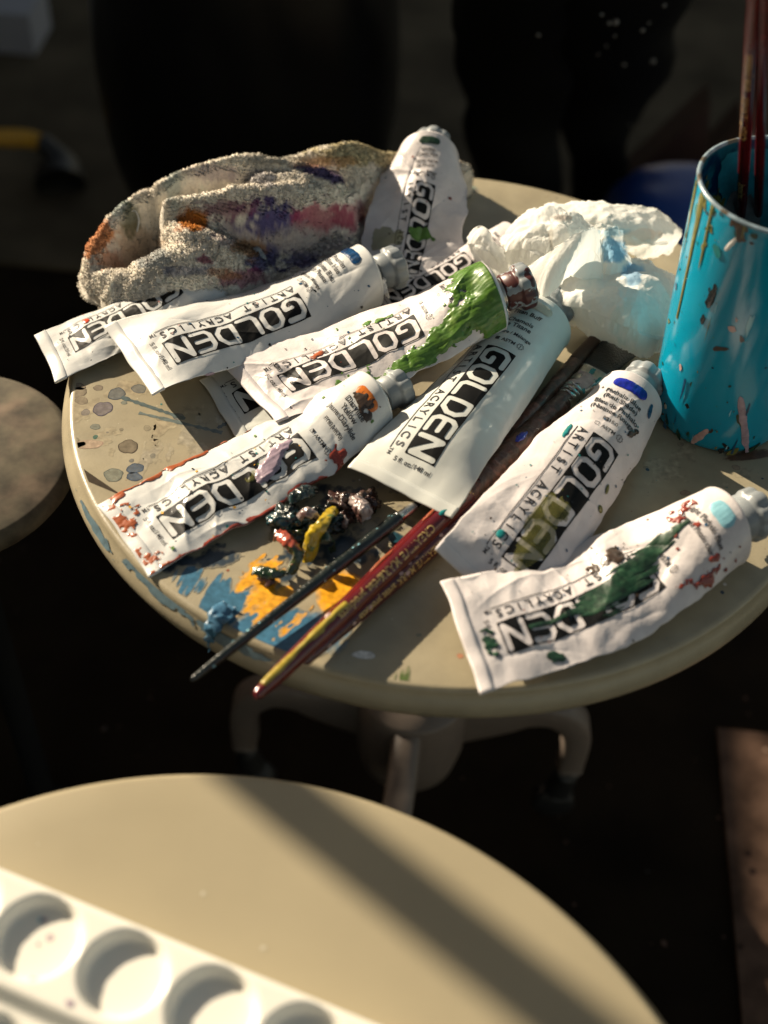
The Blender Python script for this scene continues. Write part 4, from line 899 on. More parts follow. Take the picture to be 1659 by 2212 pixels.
# ------------------------------------------------------------------ terry rag
def proj(P):
    v = np.asarray(P)-CP; z = v@_f; return PW/2+CAM_F*(v@CR)/z, PH/2-CAM_F*(v@CU)/z
def rag():
    rolls = [ # (points (px,py,ztop), radii, base height, flat power)
        ([(205, 600, .012), (198, 565, .020), (205, 520, .028), (235, 470, .036), (290, 425, .042), (350, 405, .046)], [.010, .010, .0095, .0095, .010, .012], 0),
        ([(205, 595, .014), (260, 590, .022), (340, 600, .024), (430, 580, .020), (520, 568, .016), (590, 560, .012)], [.010, .014, .017, .014, .011, .009], 0),
        ([(300, 575, .026), (380, 540, .036), (450, 525, .038), (520, 540, .030), (570, 555, .020)], [.014, .025, .027, .020, .012], 0),
        ([(380, 470, .042), (420, 490, .044), (470, 510, .042)], [.016, .022, .022], 0),
        ([(520, 500, .030), (600, 495, .028), (680, 492, .025), (740, 485, .018), (790, 475, .010)], [.022, .034, .036, .034, .026], 0),
        ([(360, 425, .052), (430, 420, .056), (520, 405, .060), (620, 400, .060), (710, 400, .052), (775, 398, .034)], [.010, .014, .018, .019, .016, .007], .02),
        ([(345, 395, .052), (420, 360, .060), (500, 340, .064), (560, 335, .066), (640, 350, .064), (700, 365, .060)], [.011, .012, .013, .015, .013, .010], .02),
        ([(560, 380, .058), (640, 375, .060), (720, 385, .056)], [.022, .024, .018], 0),
        ([(610, 345, .046), (680, 325, .054), (740, 315, .058), (800, 325, .044), (860, 335, .034)], [.012, .017, .020, .020, .018], 0),
        ([(850, 332, .034), (930, 340, .030), (980, 345, .028), (1012, 350, .024)], [.017, .015, .011, .006], 0),
        ([(190, 590, .010), (205, 612, .010), (235, 620, .010)], [.007, .009, .008], 0),
        ([(640, 590, .018), (720, 560, .020), (800, 560, .012)], [.02, .022, .016], 0),
    ]
    h = .0009; xs = np.arange(-.26, .10, h); ys = np.arange(.02, .30, h); X, Y = np.meshgrid(xs, ys, indexing='ij')
    wx = X+.0022*fbm(X*90, Y*90, 3, 3); wy = Y+.0022*fbm(X*90, Y*90, 13, 3)
    H = np.full(X.shape, -1.0); ID = np.zeros(X.shape, int)
    for rid, (pts, rr, zb) in enumerate(rolls):
        P = np.array([at(*p) for p in pts]); k = np.arange(len(P)); t = np.linspace(0, len(P)-1, (len(P)-1)*6+1)
        C = np.stack([lerp_ctrl(t, list(zip(k, P[:, j]))) for j in range(3)], 1); R = np.interp(t, k, rr)
        best = np.full(X.shape, -1.0)
        for i in range(len(C)-1):
            a, b = C[i], C[i+1]; ab = b[:2]-a[:2]; L2 = ab@ab+1e-12
            tt = np.clip(((wx-a[0])*ab[0]+(wy-a[1])*ab[1])/L2, 0, 1)
            d = np.hypot(wx-a[0]-tt*ab[0], wy-a[1]-tt*ab[1]); r = R[i]*(1-tt)+R[i+1]*tt; z = a[2]*(1-tt)+b[2]*tt
            q = np.clip(1-(d/r)**2, 0, 1); hh = np.where(d < r, zb*.0+z*q**.70*1.0, -1)
            best = np.maximum(best, hh)
        up = best > H; ID[up] = rid
        kk = .0016; hm = np.clip(.5+.5*(best-H)/kk, 0, 1); sm = H*(1-hm)+best*hm+kk*hm*(1-hm)*.5
        H = np.where((best > 0) & (H > 0), np.where(np.abs(best-H) < kk, sm, np.maximum(H, best)), np.maximum(H, best))
    ok = H > .0
    for _ in range(3):
        Hs = np.where(ok, H, 0); w_ = ok.astype(float); acc = 0; wa = 0
        for di in (-1, 0, 1):
            for dj in (-1, 0, 1): acc = acc+np.roll(np.roll(Hs, di, 0), dj, 1); wa = wa+np.roll(np.roll(w_, di, 0), dj, 1)
        H = np.where(ok, acc/np.maximum(wa, 1), H)
    big = .0022*crumple(X, Y, .024, 3)+.0012*fbm(X*160, Y*160, 5, 3)
    fine = .0003*(vn(X*820, Y*820, 5)-.5)+.0004*(vn(X*400, Y*1000, 9)-.5)
    H2 = np.where(ok, np.maximum(H+big+fine, .0004), 0)
    V = np.stack([X+.0010*(vn(X*700, Y*700, 21)-.5), Y+.0010*(vn(X*700, Y*700, 22)-.5), H2], -1)
    # colours, placed on the picture's patches
    px, py = proj(V.reshape(-1, 3)); px = px.reshape(X.shape); py = py.reshape(X.shape)
    C = np.ones(X.shape+(3,))*np.array((.92, .85, .73)); n1 = fbm(px/55, py/42, 2); n2 = fbm(px/20, py/15, 6); n3 = fbm(px/8, py/6, 8)
    C *= (1+.18*n1+.12*n2)[..., None]
    def dab(cx, cy, rx, ry, col, s, amp=.9, rot=0, hard=3.0):
        f = ell(px, py, cx, cy, rx, ry, rot)+amp*(.6*n2+.4*n3+.4*n1); w = np.clip(f*hard, 0, 1)*s
        C[:] = C*(1-w[..., None])+np.array(col)*w[..., None]
    dab(620, 500, 190, 75, (.30, .22, .26), .6); dab(580, 470, 80, 40, (.035, .035, .20), .85); dab(570, 555, 66, 34, (.05, .05, .20), .85); dab(640, 560, 50, 20, (.06, .05, .25), .7)
    dab(500, 455, 80, 26, (.20, .04, .10), .7); dab(700, 470, 90, 30, (.40, .05, .09), .7); dab(760, 470, 50, 34, (.38, .06, .12), .6); dab(690, 372, 75, 16, (.04, .02, .14), .9, rot=.25)
    dab(415, 475, 34, 26, (.62, .22, .03), .95); dab(300, 520, 60, 40, (.60, .42, .26), .6); dab(205, 505, 44, 70, (.66, .27, .10), .9); dab(240, 560, 50, 26, (.55, .22, .10), .6); dab(540, 540, 40, 26, (.48, .25, .07), .7)
    dab(230, 440, 60, 34, (.20, .32, .34), .6); dab(370, 400, 26, 60, (.24, .36, .36), .5); dab(330, 560, 50, 26, (.26, .32, .36), .6); dab(420, 585, 80, 12, (.14, .15, .30), .5)
    dab(520, 600, 60, 22, (.33, .04, .12), .7); dab(440, 560, 24, 12, (.28, .03, .10), .8); dab(480, 590, 36, 14, (.50, .24, .05), .5); dab(780, 330, 120, 36, (.55, .47, .25), .8)
    dab(700, 350, 90, 14, (.58, .32, .14), .6); dab(560, 385, 60, 20, (.26, .27, .38), .4); dab(940, 345, 60, 24, (.50, .36, .30), .6); dab(985, 330, 18, 8, (.5, .14, .06), .7)
    dab(285, 470, 26, 40, (.06, .08, .03), .75); dab(460, 375, 60, 20, (.30, .22, .28), .5); dab(600, 345, 80, 16, (.42, .40, .34), .6); dab(640, 520, 60, 40, (.42, .38, .35), .5)
    # only keep cells with cloth
    idx = np.arange(X.size).reshape(X.shape); k = ok[:-1, :-1] & ok[1:, :-1] & ok[1:, 1:] & ok[:-1, 1:]
    Fq = np.stack([idx[:-1, :-1][k], idx[1:, :-1][k], idx[1:, 1:][k], idx[:-1, 1:][k]], 1)
    used = np.unique(Fq); remap = -np.ones(X.size, int); remap[used] = np.arange(len(used)); Fq = remap[Fq]
    Vv = V.reshape(-1, 3)[used]; Cv = C.reshape(-1, 3)[used]
    # edge vertices drop to the table
    cnt = np.bincount(Fq.ravel(), minlength=len(Vv)); Vv[cnt < 4, 2] = .0006
    # normals for the loops
    Hn = H2
    for _ in range(2): Hn = (Hn+np.roll(Hn, 1, 0)+np.roll(Hn, -1, 0)+np.roll(Hn, 1, 1)+np.roll(Hn, -1, 1))/5
    gx, gy = np.gradient(Hn, h); Nn = np.stack([-gx, -gy, np.ones_like(gx)], -1); Nn /= np.linalg.norm(Nn, axis=-1)[..., None]; Nn = Nn.reshape(-1, 3)[used]
    rs = np.random.RandomState(5); steep = 1/np.maximum(Nn[:, 2], .08); pr_ = steep/steep.sum(); n = 80000; pk = rs.choice(len(Vv), n, p=pr_)
    base = Vv[pk]+rs.uniform(-.5, .5, (n, 3))*[h, h, 0]; nn = Nn[pk].copy()
    base[:, 2] = base[:, 2]*np.where(Nn[pk][:, 2] < .35, rs.uniform(.15, 1, n), 1)
    d = nn+rs.randn(n, 3)*.30; d /= np.linalg.norm(d, axis=1)[:, None]; ln = rs.uniform(.0005, .0012, n)[:, None]
    s1 = np.cross(d, rs.randn(n, 3)); s1 /= np.linalg.norm(s1, axis=1)[:, None]; s2 = np.cross(d, s1); w = .00042
    A_ = base+s1*w; B_ = base-s1*w*.5+s2*w; D_ = base-s1*w*.5-s2*w; E_ = base+d*ln+s1*w*.9; E2 = base+d*ln-s1*w*.8
    TV = np.stack([A_, B_, D_, E_, E2], 1).reshape(-1, 3); o = len(Vv)+np.arange(n)[:, None]*5
    TF4 = np.concatenate([o+[0, 1, 4, 3], o+[0, 3, 4, 2]]); TF3 = o+[1, 2, 4]
    Vall = np.concatenate([Vv, TV]); Call = np.concatenate([Cv, np.repeat(Cv[pk]*(1+.07*rs.randn(n, 1)).clip(.75, 1.3), 5, 0)])
    NT = Nn[pk]+rs.randn(n, 3)*.16; NA = np.concatenate([Nn, np.repeat(NT, 5, 0)]); NA /= np.linalg.norm(NA, axis=1)[:, None]
    Fall = Fq.tolist()+TF4.tolist()+TF3.tolist()
    o_ = mk('rag', Vall, Fall, MT['terry'], cols=Call.clip(0, 1), origin=at(500, 520, 0), normals=NA)
    tag(o_, 'crumpled terry rag stained orange, blue and crimson at the back left of the table', 'rag')
    return o_
ragob = rag()
# a loose thread in the hollow of the rag
V, F = sweep([at(*p) for p in [(275, 490, .028), (268, 470, .032), (290, 455, .036), (300, 475, .032), (296, 500, .028)]], [.0005]*5, 6); mk('thread', V, F, MT['p_white'], ragob)

# ------------------------------------------------------------------ tissue
def bspline(net, n, m):
    G = np.array(net, float)
    def basis(k, cnt):
        G_ = np.linspace(0, k-1, cnt); return G_
    G = np.concatenate([2*G[:1]-G[1:2], G, 2*G[-1:]-G[-2:-1]], 0); G = np.concatenate([2*G[:, :1]-G[:, 1:2], G, 2*G[:, -1:]-G[:, -2:-1]], 1)
    def ev(P, cnt):
        k = P.shape[0]-3; t = np.linspace(0, k-1e-6, cnt); i = t.astype(int); u = (t-i).reshape((-1,)+(1,)*(P.ndim-1))
        return ((1-u)**3*P[i]+(3*u**3-6*u**2+4)*P[i+1]+(-3*u**3+3*u**2+3*u+1)*P[i+2]+u**3*P[i+3])/6
    return ev(ev(G, n).swapaxes(0, 1), m).swapaxes(0, 1)
def tissue():
    nets = [
     ([[(1180, 440, .046), (1235, 432, .052), (1300, 438, .054), (1370, 440, .050), (1430, 455, .042), (1470, 490, .030)],
       [(1170, 462, .050), (1240, 462, .056), (1310, 468, .060), (1380, 478, .056), (1440, 495, .044), (1475, 510, .030)],
       [(1190, 490, .044), (1250, 500, .046), (1310, 512, .048), (1370, 530, .044), (1420, 540, .034), (1462, 532, .022)],
       [(1210, 505, .020), (1260, 520, .022), (1310, 530, .024), (1360, 548, .022), (1410, 560, .018), (1445, 550, .010)]], .0020, .016, 1),
     ([[(1085, 505, .030), (1110, 470, .046), (1150, 450, .056), (1195, 440, .060), (1240, 455, .062), (1275, 480, .056)],
       [(1080, 530, .040), (1115, 500, .058), (1155, 480, .066), (1200, 480, .070), (1240, 490, .066), (1285, 520, .054)],
       [(1095, 560, .036), (1125, 545, .050), (1165, 540, .058), (1205, 535, .060), (1245, 540, .054), (1290, 560, .040)],
       [(1100, 590, .016), (1135, 600, .022), (1175, 610, .030), (1215, 620, .028), (1260, 620, .022), (1300, 615, .012)]], .0046, .018, 2),
     ([[(1012, 505, .036), (1030, 487, .046), (1048, 488, .048), (1066, 520, .042), (1100, 548, .034), (1130, 560, .026)],
       [(1008, 530, .034), (1030, 530, .044), (1052, 535, .044), (1075, 555, .038), (1105, 575, .030), (1135, 590, .020)],
       [(1020, 560, .018), (1040, 575, .018), (1062, 590, .018), (1082, 605, .016), (1110, 615, .014), (1135, 625, .010)]], .0016, .010, 3),
     ([[(1100, 595, .030), (1150, 570, .052), (1195, 535, .066), (1240, 505, .076), (1282, 487, .080), (1300, 500, .074)],
       [(1115, 605, .032), (1160, 590, .052), (1205, 560, .064), (1245, 530, .072), (1285, 510, .074), (1300, 540, .064)],
       [(1135, 620, .034), (1165, 625, .044), (1200, 600, .054), (1235, 575, .058), (1275, 560, .056), (1305, 600, .044)],
       [(1150, 630, .034), (1168, 648, .038), (1190, 640, .040), (1215, 605, .048), (1245, 590, .046), (1300, 640, .030)]], .0010, .012, 4),
     ([[(1190, 600, .030), (1260, 580, .040), (1330, 560, .042), (1390, 555, .038), (1440, 575, .030), (1470, 605, .018)],
       [(1180, 640, .030), (1250, 625, .044), (1320, 612, .050), (1380, 605, .048), (1430, 620, .040), (1468, 640, .022)],
       [(1200, 672, .022), (1260, 670, .036), (1320, 665, .048), (1375, 660, .052), (1420, 675, .044), (1455, 690, .022)],
       [(1235, 695, .008), (1275, 710, .020), (1325, 715, .034), (1375, 712, .042), (1415, 722, .034), (1442, 730, .014)],
       [(1270, 715, .001), (1310, 742, .006), (1345, 760, .012), (1380, 768, .016), (1410, 765, .010), (1432, 752, .003)]], .0032, .021, 5),
     ([[(1085, 610, .020), (1140, 610, .026), (1200, 620, .030), (1250, 640, .030), (1290, 660, .024)],
       [(1100, 640, .018), (1160, 650, .026), (1215, 660, .028), (1262, 672, .024), (1295, 685, .016)],
       [(1140, 670, .004), (1180, 690, .010), (1222, 702, .012), (1258, 705, .008), (1290, 705, .002)]], .0016, .012, 6),
     ([[(1280, 500, .050), (1300, 482, .062), (1322, 488, .060), (1342, 505, .050)],
       [(1285, 540, .048), (1310, 525, .058), (1335, 530, .056), (1365, 548, .044)],
       [(1280, 590, .036), (1315, 580, .046), (1345, 585, .044), (1380, 590, .034)],
       [(1290, 620, .026), (1320, 625, .034), (1350, 622, .032), (1380, 615, .026)]], .0036, .015, 7),
    ]
    Vs = []; Fs = []; Cs = []; o = 0
    for net, amp, sc, sd_ in nets:
        G = [[at(*p) for p in row] for row in net]
        n, m = 26*len(net), 26*len(net[0]); S = bspline(G, n, m)
        du = np.gradient(S, axis=0); dv = np.gradient(S, axis=1); N = np.cross(dv, du); N /= np.linalg.norm(N, axis=-1)[..., None]+1e-9
        N = np.where(N[..., 2:3] < 0, -N, N); x, y = S[..., 0], S[..., 1]
        U_, V_ = np.meshgrid(np.linspace(0, 1, n), np.linspace(0, 1, m), indexing='ij')
        d = amp*1.7*(.9*crumple(x, y, sc, sd_)+.28*crumple(x, y, sc*.4, sd_+9)+.12*fbm(x*400, y*400, sd_))
        d = d+.00012*(vn(x*900, y*900, 3)-.5)
        S = S+N*d[..., None]; S[..., 2] = np.maximum(S[..., 2], .0008+.0004*sd_)
        # ragged borders
        eb = np.minimum(np.minimum(U_, 1-U_), np.minimum(V_, 1-V_)) < .02
        S = S+np.where(eb[..., None], .0012*np.stack([fbm(x*500, y*500, 31), fbm(x*500, y*500, 32), fbm(x*500, y*500, 33)*.5], -1), 0)
        px, py = proj(S.reshape(-1, 3)); q = fbm(x*150, y*150, 7).ravel()
        c = np.ones((n*m, 3))*np.array((.90, .90, .86))
        def dab(cx, cy, rx, ry, col, s, amp_=.6):
            w = (np.clip((ell(px, py, cx, cy, rx, ry)+amp_*q)*3, 0, 1)*s)[:, None]; c[:] = c*(1-w)+np.array(col)*w
        dab(1330, 545, 34, 30, (.15, .45, .70), .8); dab(1365, 590, 26, 34, (.16, .42, .66), .7); dab(1335, 500, 40, 12, (.2, .5, .65), .6)
        dab(1400, 690, 70, 70, (.62, .80, .78), .5); dab(1385, 505, 50, 14, (.80, .55, .40), .4); dab(1215, 470, 26, 8, (.25, .14, .08), .5); dab(1190, 520, 8, 30, (.25, .20, .12), .4); dab(1140, 610, 20, 14, (.75, .5, .45), .4)
        Vs.append(S.reshape(-1, 3)); Cs.append(c); Fs += grid_faces(n, m, off=o).tolist(); o += n*m
    ob = mk('tissue', np.concatenate(Vs), Fs, MT['tissue'], cols=np.concatenate(Cs), origin=at(1260, 640, 0))
    tag(ob, 'crumpled white paper tissue with pale blue paint stains, beside the turquoise cup', 'tissue')
tissue()

# ------------------------------------------------------------------ peeled scraps of dried paint
SG = 'peeled scraps of dried paint'
def ribbon(pts, wid, m, label, seed, twist=0.0, amp=.0012, cat='paint scrap', n=60, mm=14, up=(0, 0, 1)):
    P = np.array([at(*p) for p in pts]); k = np.arange(len(P)); t = np.linspace(0, len(P)-1, n)
    C = np.stack([lerp_ctrl(t, list(zip(k, P[:, i]))) for i in range(3)], 1); T = np.gradient(C, axis=0); T /= np.linalg.norm(T, axis=1)[:, None]
    B = np.cross(T, up); B /= np.linalg.norm(B, axis=1)[:, None]; N = np.cross(B, T); s = np.linspace(-1, 1, mm)
    tw = np.linspace(-twist, twist, n)+.4*np.sin(t*2+seed); W_ = np.interp(t, k, wid)
    B2 = B*np.cos(tw)[:, None]+N*np.sin(tw)[:, None]; N2 = N*np.cos(tw)[:, None]-B*np.sin(tw)[:, None]
    V = C[:, None]+B2[:, None]*(W_[:, None]*s[None])[..., None]*.5+N2[:, None]*(W_[:, None]*.32*(1-s[None]**2))[..., None]
    e = V[..., 0]*400, V[..., 1]*400
    V = V+amp*np.stack([fbm(*e, seed), fbm(*e, seed+1), fbm(*e, seed+2)], -1); V[..., 2] = np.maximum(V[..., 2], .0008)
    lo = V-N2[:, None]*.0007; F = grid_faces(n, mm).tolist()+grid_faces(n, mm, off=n*mm)[:, ::-1].tolist(); q = n*mm
    for i in range(n-1): F.append((i*mm, i*mm+q, (i+1)*mm+q, (i+1)*mm)); F.append((i*mm+mm-1, (i+1)*mm+mm-1, (i+1)*mm+mm-1+q, i*mm+mm-1+q))
    for j in range(mm-1): F.append((j, j+1, j+1+q, j+q)); F.append(((n-1)*mm+j, (n-1)*mm+j+q, (n-1)*mm+j+1+q, (n-1)*mm+j+1))
    o = mk('paint_scrap', np.concatenate([V.reshape(-1, 3), lo.reshape(-1, 3)]), F, m, origin=at(pts[0][0], pts[0][1], 0))
    return tag(o, label, cat, SG)
def lump(c, r, m, label, seed, flat=.5):
    c = at(c[0], c[1], r*flat*.8); bm = bmesh.new(); bmesh.ops.create_icosphere(bm, subdivisions=5, radius=1); V = np.array([v.co for v in bm.verts]); F = [[v.index for v in f.verts] for f in bm.faces]; bm.free()
    d = 1+.55*crumple(V[:, 0]+V[:, 2]*.6, V[:, 1]+V[:, 2]*.5, .55, seed)+.30*fbm(V[:, 0]*4, V[:, 1]*4+V[:, 2]*3, seed)+.12*crumple(V[:, 0]-V[:, 2], V[:, 1], .28, seed+4)
    V = V*d[:, None]*r; V[:, 2] *= flat; V = V+c; V[:, 2] = np.maximum(V[:, 2], .0009)
    o = mk('paint_scrap', V, F, m, origin=(c[0], c[1], 0)); return tag(o, label, 'paint scrap', SG)
m_dk = mat('paint_dark_mixed', (.012, .02, .018), .22, var=.5, vscale=150, bump=.8, bscale=300, col2=(.006, .05, .06), c2scale=120, c2thr=(.5, .6), coat=.4)
m_gb = mat('paint_green_black', (.014, .035, .018), .2, var=.5, vscale=150, bump=.8, bscale=300, col2=(.06, .075, .01), c2scale=140, c2thr=(.55, .62), coat=.5)
m_yg = mat('paint_yellow_green', (.48, .33, .02), .22, var=.3, vscale=150, bump=.5, bscale=300, col2=(.10, .14, .02), c2scale=120, c2thr=(.52, .6), coat=.5)
m_rg = mat('paint_red_green', (.04, .06, .02), .22, var=.3, vscale=150, bump=.5, bscale=300, col2=(.35, .07, .04), c2scale=110, c2thr=(.50, .56), coat=.5)
m_br = mat('paint_brown_mixed', (.05, .022, .018), .25, var=.5, vscale=150, bump=.8, bscale=300, col2=(.12, .08, .06), c2scale=90, c2thr=(.55, .6), coat=.3)
m_wh = mat('paint_pinkish_white', (.36, .29, .27), .25, var=.3, vscale=150, bump=.7, bscale=250, col2=(.14, .07, .06), c2scale=100, c2thr=(.50, .58), coat=.4)
lump((625, 1128), .0105, m_dk, 'dark green black lump of dried paint, leftmost of the heap', 3, .75)
lump((655, 1150), .0080, m_gb, 'glossy green black lump of dried paint in front of the heap', 5, .7)
lump((712, 1120), .0088, m_dk, 'black blue lump of dried paint behind the yellow curl', 7, .7)
lump((745, 1095), .0092, m_br, 'brown lump of dried paint at the back right of the heap', 9, .8)
lump((790, 1085), .0080, m_br, 'dark brown lump of dried paint at the right end of the heap', 11, .7)
ribbon([(722, 1100, .012), (705, 1118, .016), (688, 1140, .018), (676, 1165, .013), (668, 1195, .006), (664, 1215, .002)], [.006, .0085, .0095, .009, .007, .005], m_yg, 'bright yellow curl of dried paint arching over the heap', 21, .4)
ribbon([(690, 1150, .014), (705, 1158, .015), (718, 1172, .009), (722, 1192, .003)], [.006, .007, .006, .003], m_gb, 'dark green hooked curl of dried paint right of the yellow curl', 23, .3)
ribbon([(600, 1155, .010), (622, 1168, .012), (640, 1195, .010), (636, 1222, .005), (628, 1240, .002)], [.007, .008, .0065, .005, .004], m_rg, 'thin red and olive strip of dried paint trailing forward', 25, .5)
ribbon([(548, 1232, .003), (570, 1236, .005), (595, 1240, .006), (618, 1238, .003)], [.006, .0075, .006, .003], m_gb, 'flat dark green strip of dried paint lying on the yellow patch', 27, .2)
ribbon([(560, 1246, .002), (578, 1256, .003), (592, 1256, .002)], [.004, .006, .004], m_br, 'small brown flake of dried paint on the yellow patch', 29, .1)
ribbon([(645, 1120, .016), (655, 1108, .019), (672, 1108, .019), (686, 1118, .014)], [.004, .007, .007, .004], m_wh, 'small whitish curl of dried paint on top of the heap', 31, .4)
ribbon([(768, 1072, .014), (776, 1090, .017), (786, 1108, .015), (778, 1126, .008)], [.006, .010, .010, .005], m_wh, 'pinkish white crumpled peel of dried paint right of the heap', 33, .5, .0022)
ribbon([(748, 1118, .010), (742, 1130, .007), (738, 1142, .003)], [.004, .005, .003], m_wh, 'tiny pinkish strip of dried paint right of the yellow curl', 35, .4)
ribbon([(628, 1080, .012), (640, 1072, .016), (660, 1062, .016), (680, 1058, .010)], [.008, .010, .010, .006], m_dk, 'dark grey green flap of dried paint touching the dented white tube', 37, .3)
# crumpled clear wrapper by the blue tube's cap
ribbon([(815, 605, .030), (822, 622, .026), (828, 636, .020)], [.010, .013, .010], MT['p_white'], 'small white crumpled paint peel hanging below the grey cap of the Prussian blue tube', 39, .5, .003)

# ------------------------------------------------------------------ white palette on the near table
def palette():
    o = at(0, 1872, .018); e = at(820, 2212, .018); ux = e-o; ux[2] = 0; ux /= np.linalg.norm(ux); uy = np.array([ux[1], -ux[0], 0])   # uy towards the camera
    o = np.array([o[0], o[1], 0]); LX0, LX1, LY = -.16, .185, .105; h = .0011
    xs = np.arange(LX0, LX1+h, h); ys = np.arange(0, LY+h, h); X, Y = np.meshgrid(xs, ys, indexing='ij'); Z = np.full(X.shape, .018)
    w0 = at(85, 2032, .014)-o; wx, wy = w0@ux, w0@uy; sp = .0385
    for i in range(-5, 6):
        d = np.hypot(X-wx-i*sp, Y-wy); Z -= .0062*(1-sstep(.0150, .0182, d))
        d = np.hypot(X-wx-i*sp-.004, Y-(wy+.047)); Z -= .0045*(1-sstep(.0150, .0180, d))
    g = wy+.0235; Z -= .0065*sstep(g-.002, g+.004, Y)
    rr = .004; ed = np.minimum(np.minimum(X-LX0, LX1-X), np.minimum(Y, LY-Y)); Z -= .0015*(1-sstep(0, .002, ed))
    V = o+X[..., None]*ux+Y[..., None]*uy+Z[..., None]*np.array([0, 0, 1.0]); n, m = X.shape; V = V.reshape(-1, 3); F = grid_faces(n, m)[:, ::-1].tolist()
    ring = [i*m for i in range(n)]+[(n-1)*m+j for j in range(1, m)]+[i*m+m-1 for i in range(n-2, -1, -1)]+[j for j in range(m-2, 0, -1)]
    b = V[ring].copy(); b[:, 2] = .0006; q = len(V); V = np.concatenate([V, b]); k = len(ring)
    F += [(ring[i], ring[(i+1) % k], q+(i+1) % k, q+i) for i in range(k)]; F.append([q+i for i in range(k)][::-1])
    ob = mk('paint_palette', V, F, MT['palette'], origin=(o[0], o[1], 0)); tag(ob, 'white plastic palette with round paint wells in the bottom left corner', 'palette')
    rs = np.random.RandomState(3); sp_ = [(rs.uniform(LX0+.01, LX1-.01), rs.uniform(.002, LY-.004), q_, q_*1.3, rs.uniform(0, 3)) for q_ in rs.uniform(.0004, .0016, 60)]
    for mm_, k0 in (('p_mauve', 0), ('p_lblue', 20), ('p_red', 40)):
        v, f = fans(sp_[k0:k0+(20 if k0 < 40 else 8)], k0); zi = np.array([Z[min(int((a-LX0)/h), n-1), min(int(b_/h), m-1)] for a, b_ in v])+.0003
        mk('paint_specks', o+v[:, :1]*ux+v[:, 1:]*uy+zi[:, None]*np.array([0, 0, 1.0]), f, MT[mm_], ob)['kind'] = 'stuff'
    # blue rinse left in the trough
    f = contour(lambda a, b_: ell(a, b_, wx-.02, g+.010, .07, .006)+.5*fbm(a*80, b_*150, 3), LX0+.004, LX1-.004, g+.005, g+.03, .001)
palette()
# specks and scuffs on the near table
rs = np.random.RandomState(77); t2top = [c for c in t2.children if c.name.startswith('table_top')][0]; ORG[t2top.name] = np.array(t2.location)
sp_ = [(rs.uniform(-.2, .2), rs.uniform(-.05, .2), q_, q_*rs.uniform(.6, 1.4), rs.uniform(0, 3)) for q_ in .0003+np.abs(rs.randn(46))*.0005]
v, f = fans([s_ for s_ in sp_ if math.hypot(s_[0], s_[1]) < .20], 9)
mk('paint_specks', np.stack([v[:, 0]+t2.location.x, v[:, 1]+t2.location.y, v[:, 0]*0+.0002], 1), f, MT['p_buff'], t2top)['kind'] = 'stuff'

# ------------------------------------------------------------------ dark background, on the floor
def blob(c, rx, ry, rz, seed, amp=.12, sub=5, sq=2.6):
    bm = bmesh.new(); bmesh.ops.create_icosphere(bm, subdivisions=sub, radius=1); V = np.array([v.co for v in bm.verts]); F = [[v.index for v in f.verts] for f in bm.faces]; bm.free()
    nrm = (np.abs(V)**sq).sum(1)**(1/sq); V = V/nrm[:, None]
    d = 1+amp*crumple(V[:, 0]+V[:, 2]*.4, V[:, 1]+V[:, 2]*.5, .6, seed)+amp*.5*fbm(V[:, 0]*3, V[:, 2]*3+V[:, 1]*2, seed)
    V = V*d[:, None]*[rx, ry, rz]+c; V[:, 2] = np.maximum(V[:, 2], -.499); return V, F
FZ = -.5
# black seat / bag at the back left
c = at(505, 150, -.2); 
bgo = empty('black_bag', (c[0], c[1], FZ), 'large black bag standing on the floor behind the rag', 'bag')
V, F = blob((c[0], c[1]+.10, -.22), .172, .15, .30, 4, .05); mk('bag_body', V, F, MT['blackvinyl'], bgo)
# black garment with sequins at the back right
g = empty('black_garment', (*at(1190, 200, FZ)[:2], FZ), 'black sequinned garment hanging down behind the table', 'garment')
V1 = sweep([at(1130, -160, .10), at(1120, 60, -.08), at(1110, 230, -.24), at(1120, 400, -.36), at(1130, 470, -.47)], [.062, .060, .058, .050, .040], 40, .55, (0, -1, 0), sub=14)
V2 = sweep([at(1330, -160, .10), at(1330, 60, -.08), at(1310, 200, -.22), at(1290, 330, -.34), at(1285, 440, -.47)], [.066, .062, .052, .036, .030], 40, .55, (0, -1, 0), sub=14)
V, F = join(V1, V2); V = V+.014*np.stack([crumple(V[:, 0], V[:, 2], .09, 3), crumple(V[:, 0], V[:, 2], .09, 5), 0*V[:, 0]], 1); V[:, 2] = np.maximum(V[:, 2], -.498)
mk('cloth', V, F, MT['blackcloth'], g)
rs = np.random.RandomState(12); Vq = []; Fq = []
for (px, py, z, r) in [(1330, 48, -.02, .0030), (1316, 50, -.02, .0020), (1410, 133, -.10, .0028), (1348, 140, -.10, .0018), (1163, 76, -.04, .0018), (1300, 32, 0, .0016), (1388, 66, -.02, .0020), (1402, 50, -.02, .0013), (1292, 118, -.1, .0014), (1310, 100, -.08, .0014), (1435, 12, 0, .0018), (1328, 78, -.04, .0012), (1360, 270, -.2, .0012)]:
    p = at(px, py, z); d = CP-p; d /= np.linalg.norm(d); p = p+d*.075; bm = bmesh.new(); bmesh.ops.create_icosphere(bm, subdivisions=2, radius=r)
    o = len(Vq); Vq += [np.array(v.co)*[1, .6, 1]+p for v in bm.verts]; Fq += [[v.index+o for v in f.verts] for f in bm.faces]; bm.free()
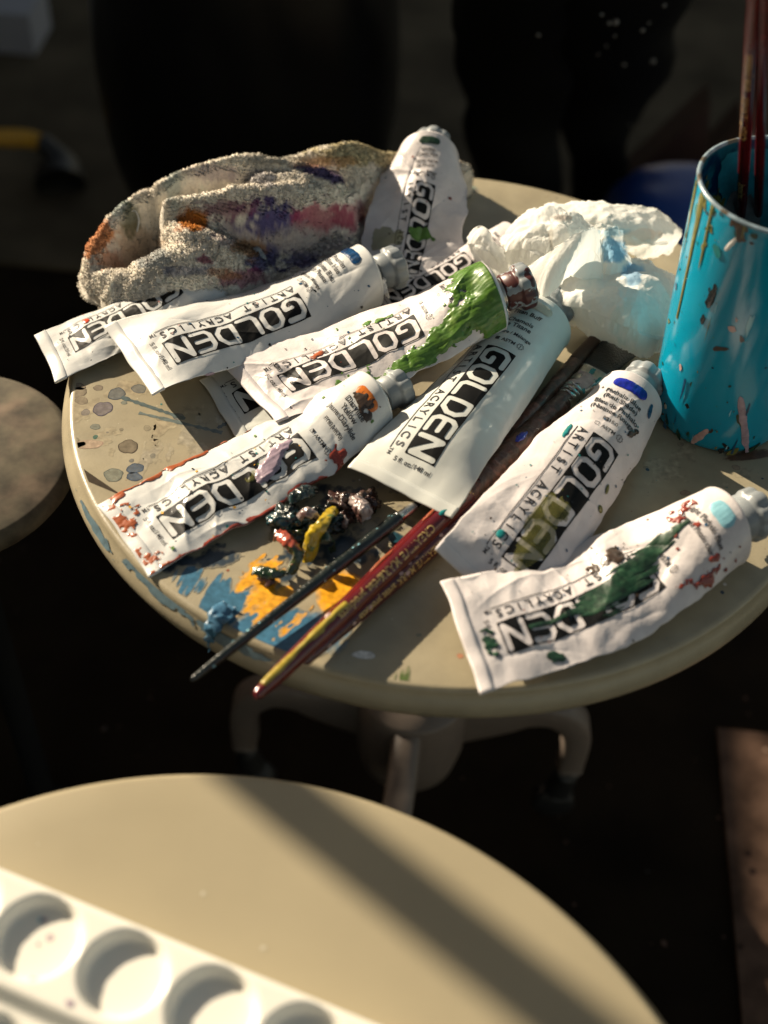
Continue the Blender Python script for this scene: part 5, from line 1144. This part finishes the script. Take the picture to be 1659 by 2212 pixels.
mk('sequins', np.array(Vq), Fq, MT['glint'], g)['kind'] = 'stuff'
# brown wooden feet behind the cup
def wedge(p, w, h, t, m, name, label, cat, lean=.0):
    V = [(p[0]-w, p[1], FZ), (p[0]+w*.25, p[1], FZ), (p[0]+lean, p[1], FZ+h), (p[0]-w, p[1]+t, FZ), (p[0]+w*.25, p[1]+t, FZ), (p[0]+lean, p[1]+t, FZ+h)]
    o = mk(name, V, [(0, 1, 2), (3, 5, 4), (0, 2, 5, 3), (1, 4, 5, 2), (0, 3, 4, 1)], m, smooth=False, origin=(p[0], p[1], FZ)); return tag(o, label, cat, 'wooden easel feet')
p = at(1470, 480, FZ+.05); wedge(p, .15, .22, .05, MT['wood'], 'wooden_foot', 'dark brown wooden wedge foot between the tissue and the black garment', 'easel foot', .0)
p = at(1625, 420, FZ+.05); wedge(p, .12, .16, .05, MT['wood'], 'wooden_foot', 'dark brown wooden wedge foot right behind the turquoise cup', 'easel foot', -.04)
c = at(1440, 470, -.30); V, F = blob((c[0]+.03, c[1]+.05, -.40), .10, .09, .12, 9, .03); tag(mk('blue_bucket', V, F, MT['bluepl'], origin=(c[0], c[1], FZ)), 'blue plastic sack on the floor behind the tissue', 'sack')
# top left: pale box, cable with a yellow plug
c = at(20, 10, -.40); V, F = join(box(c[0]-.13, c[0]+.015, c[1]+.03, c[1]+.12, FZ, -.43)); tag(mk('pale_box', V, F, MT['palebox'], smooth=False, origin=(c[0], c[1], FZ)), 'pale grey box on the floor in the top left corner', 'box')
cb = empty('hand_broom', at(100, 350, FZ), 'black bent brush with a yellow handle end on the floor at the left', 'hand brush')
V, F = sweep([at(85, 305, -.44), at(110, 325, -.45), at(125, 360, -.47), at(130, 400, -.48)], [.012, .014, .03, .034], 16); mk('brush_head', V, F, MT['rubber'], cb)
V, F = sweep([at(-60, 296, -.44), at(20, 298, -.44), at(60, 300, -.44), at(90, 308, -.44)], [.011, .012, .012, .011], 16); mk('handle', V, F, MT['yellowpl'], cb)
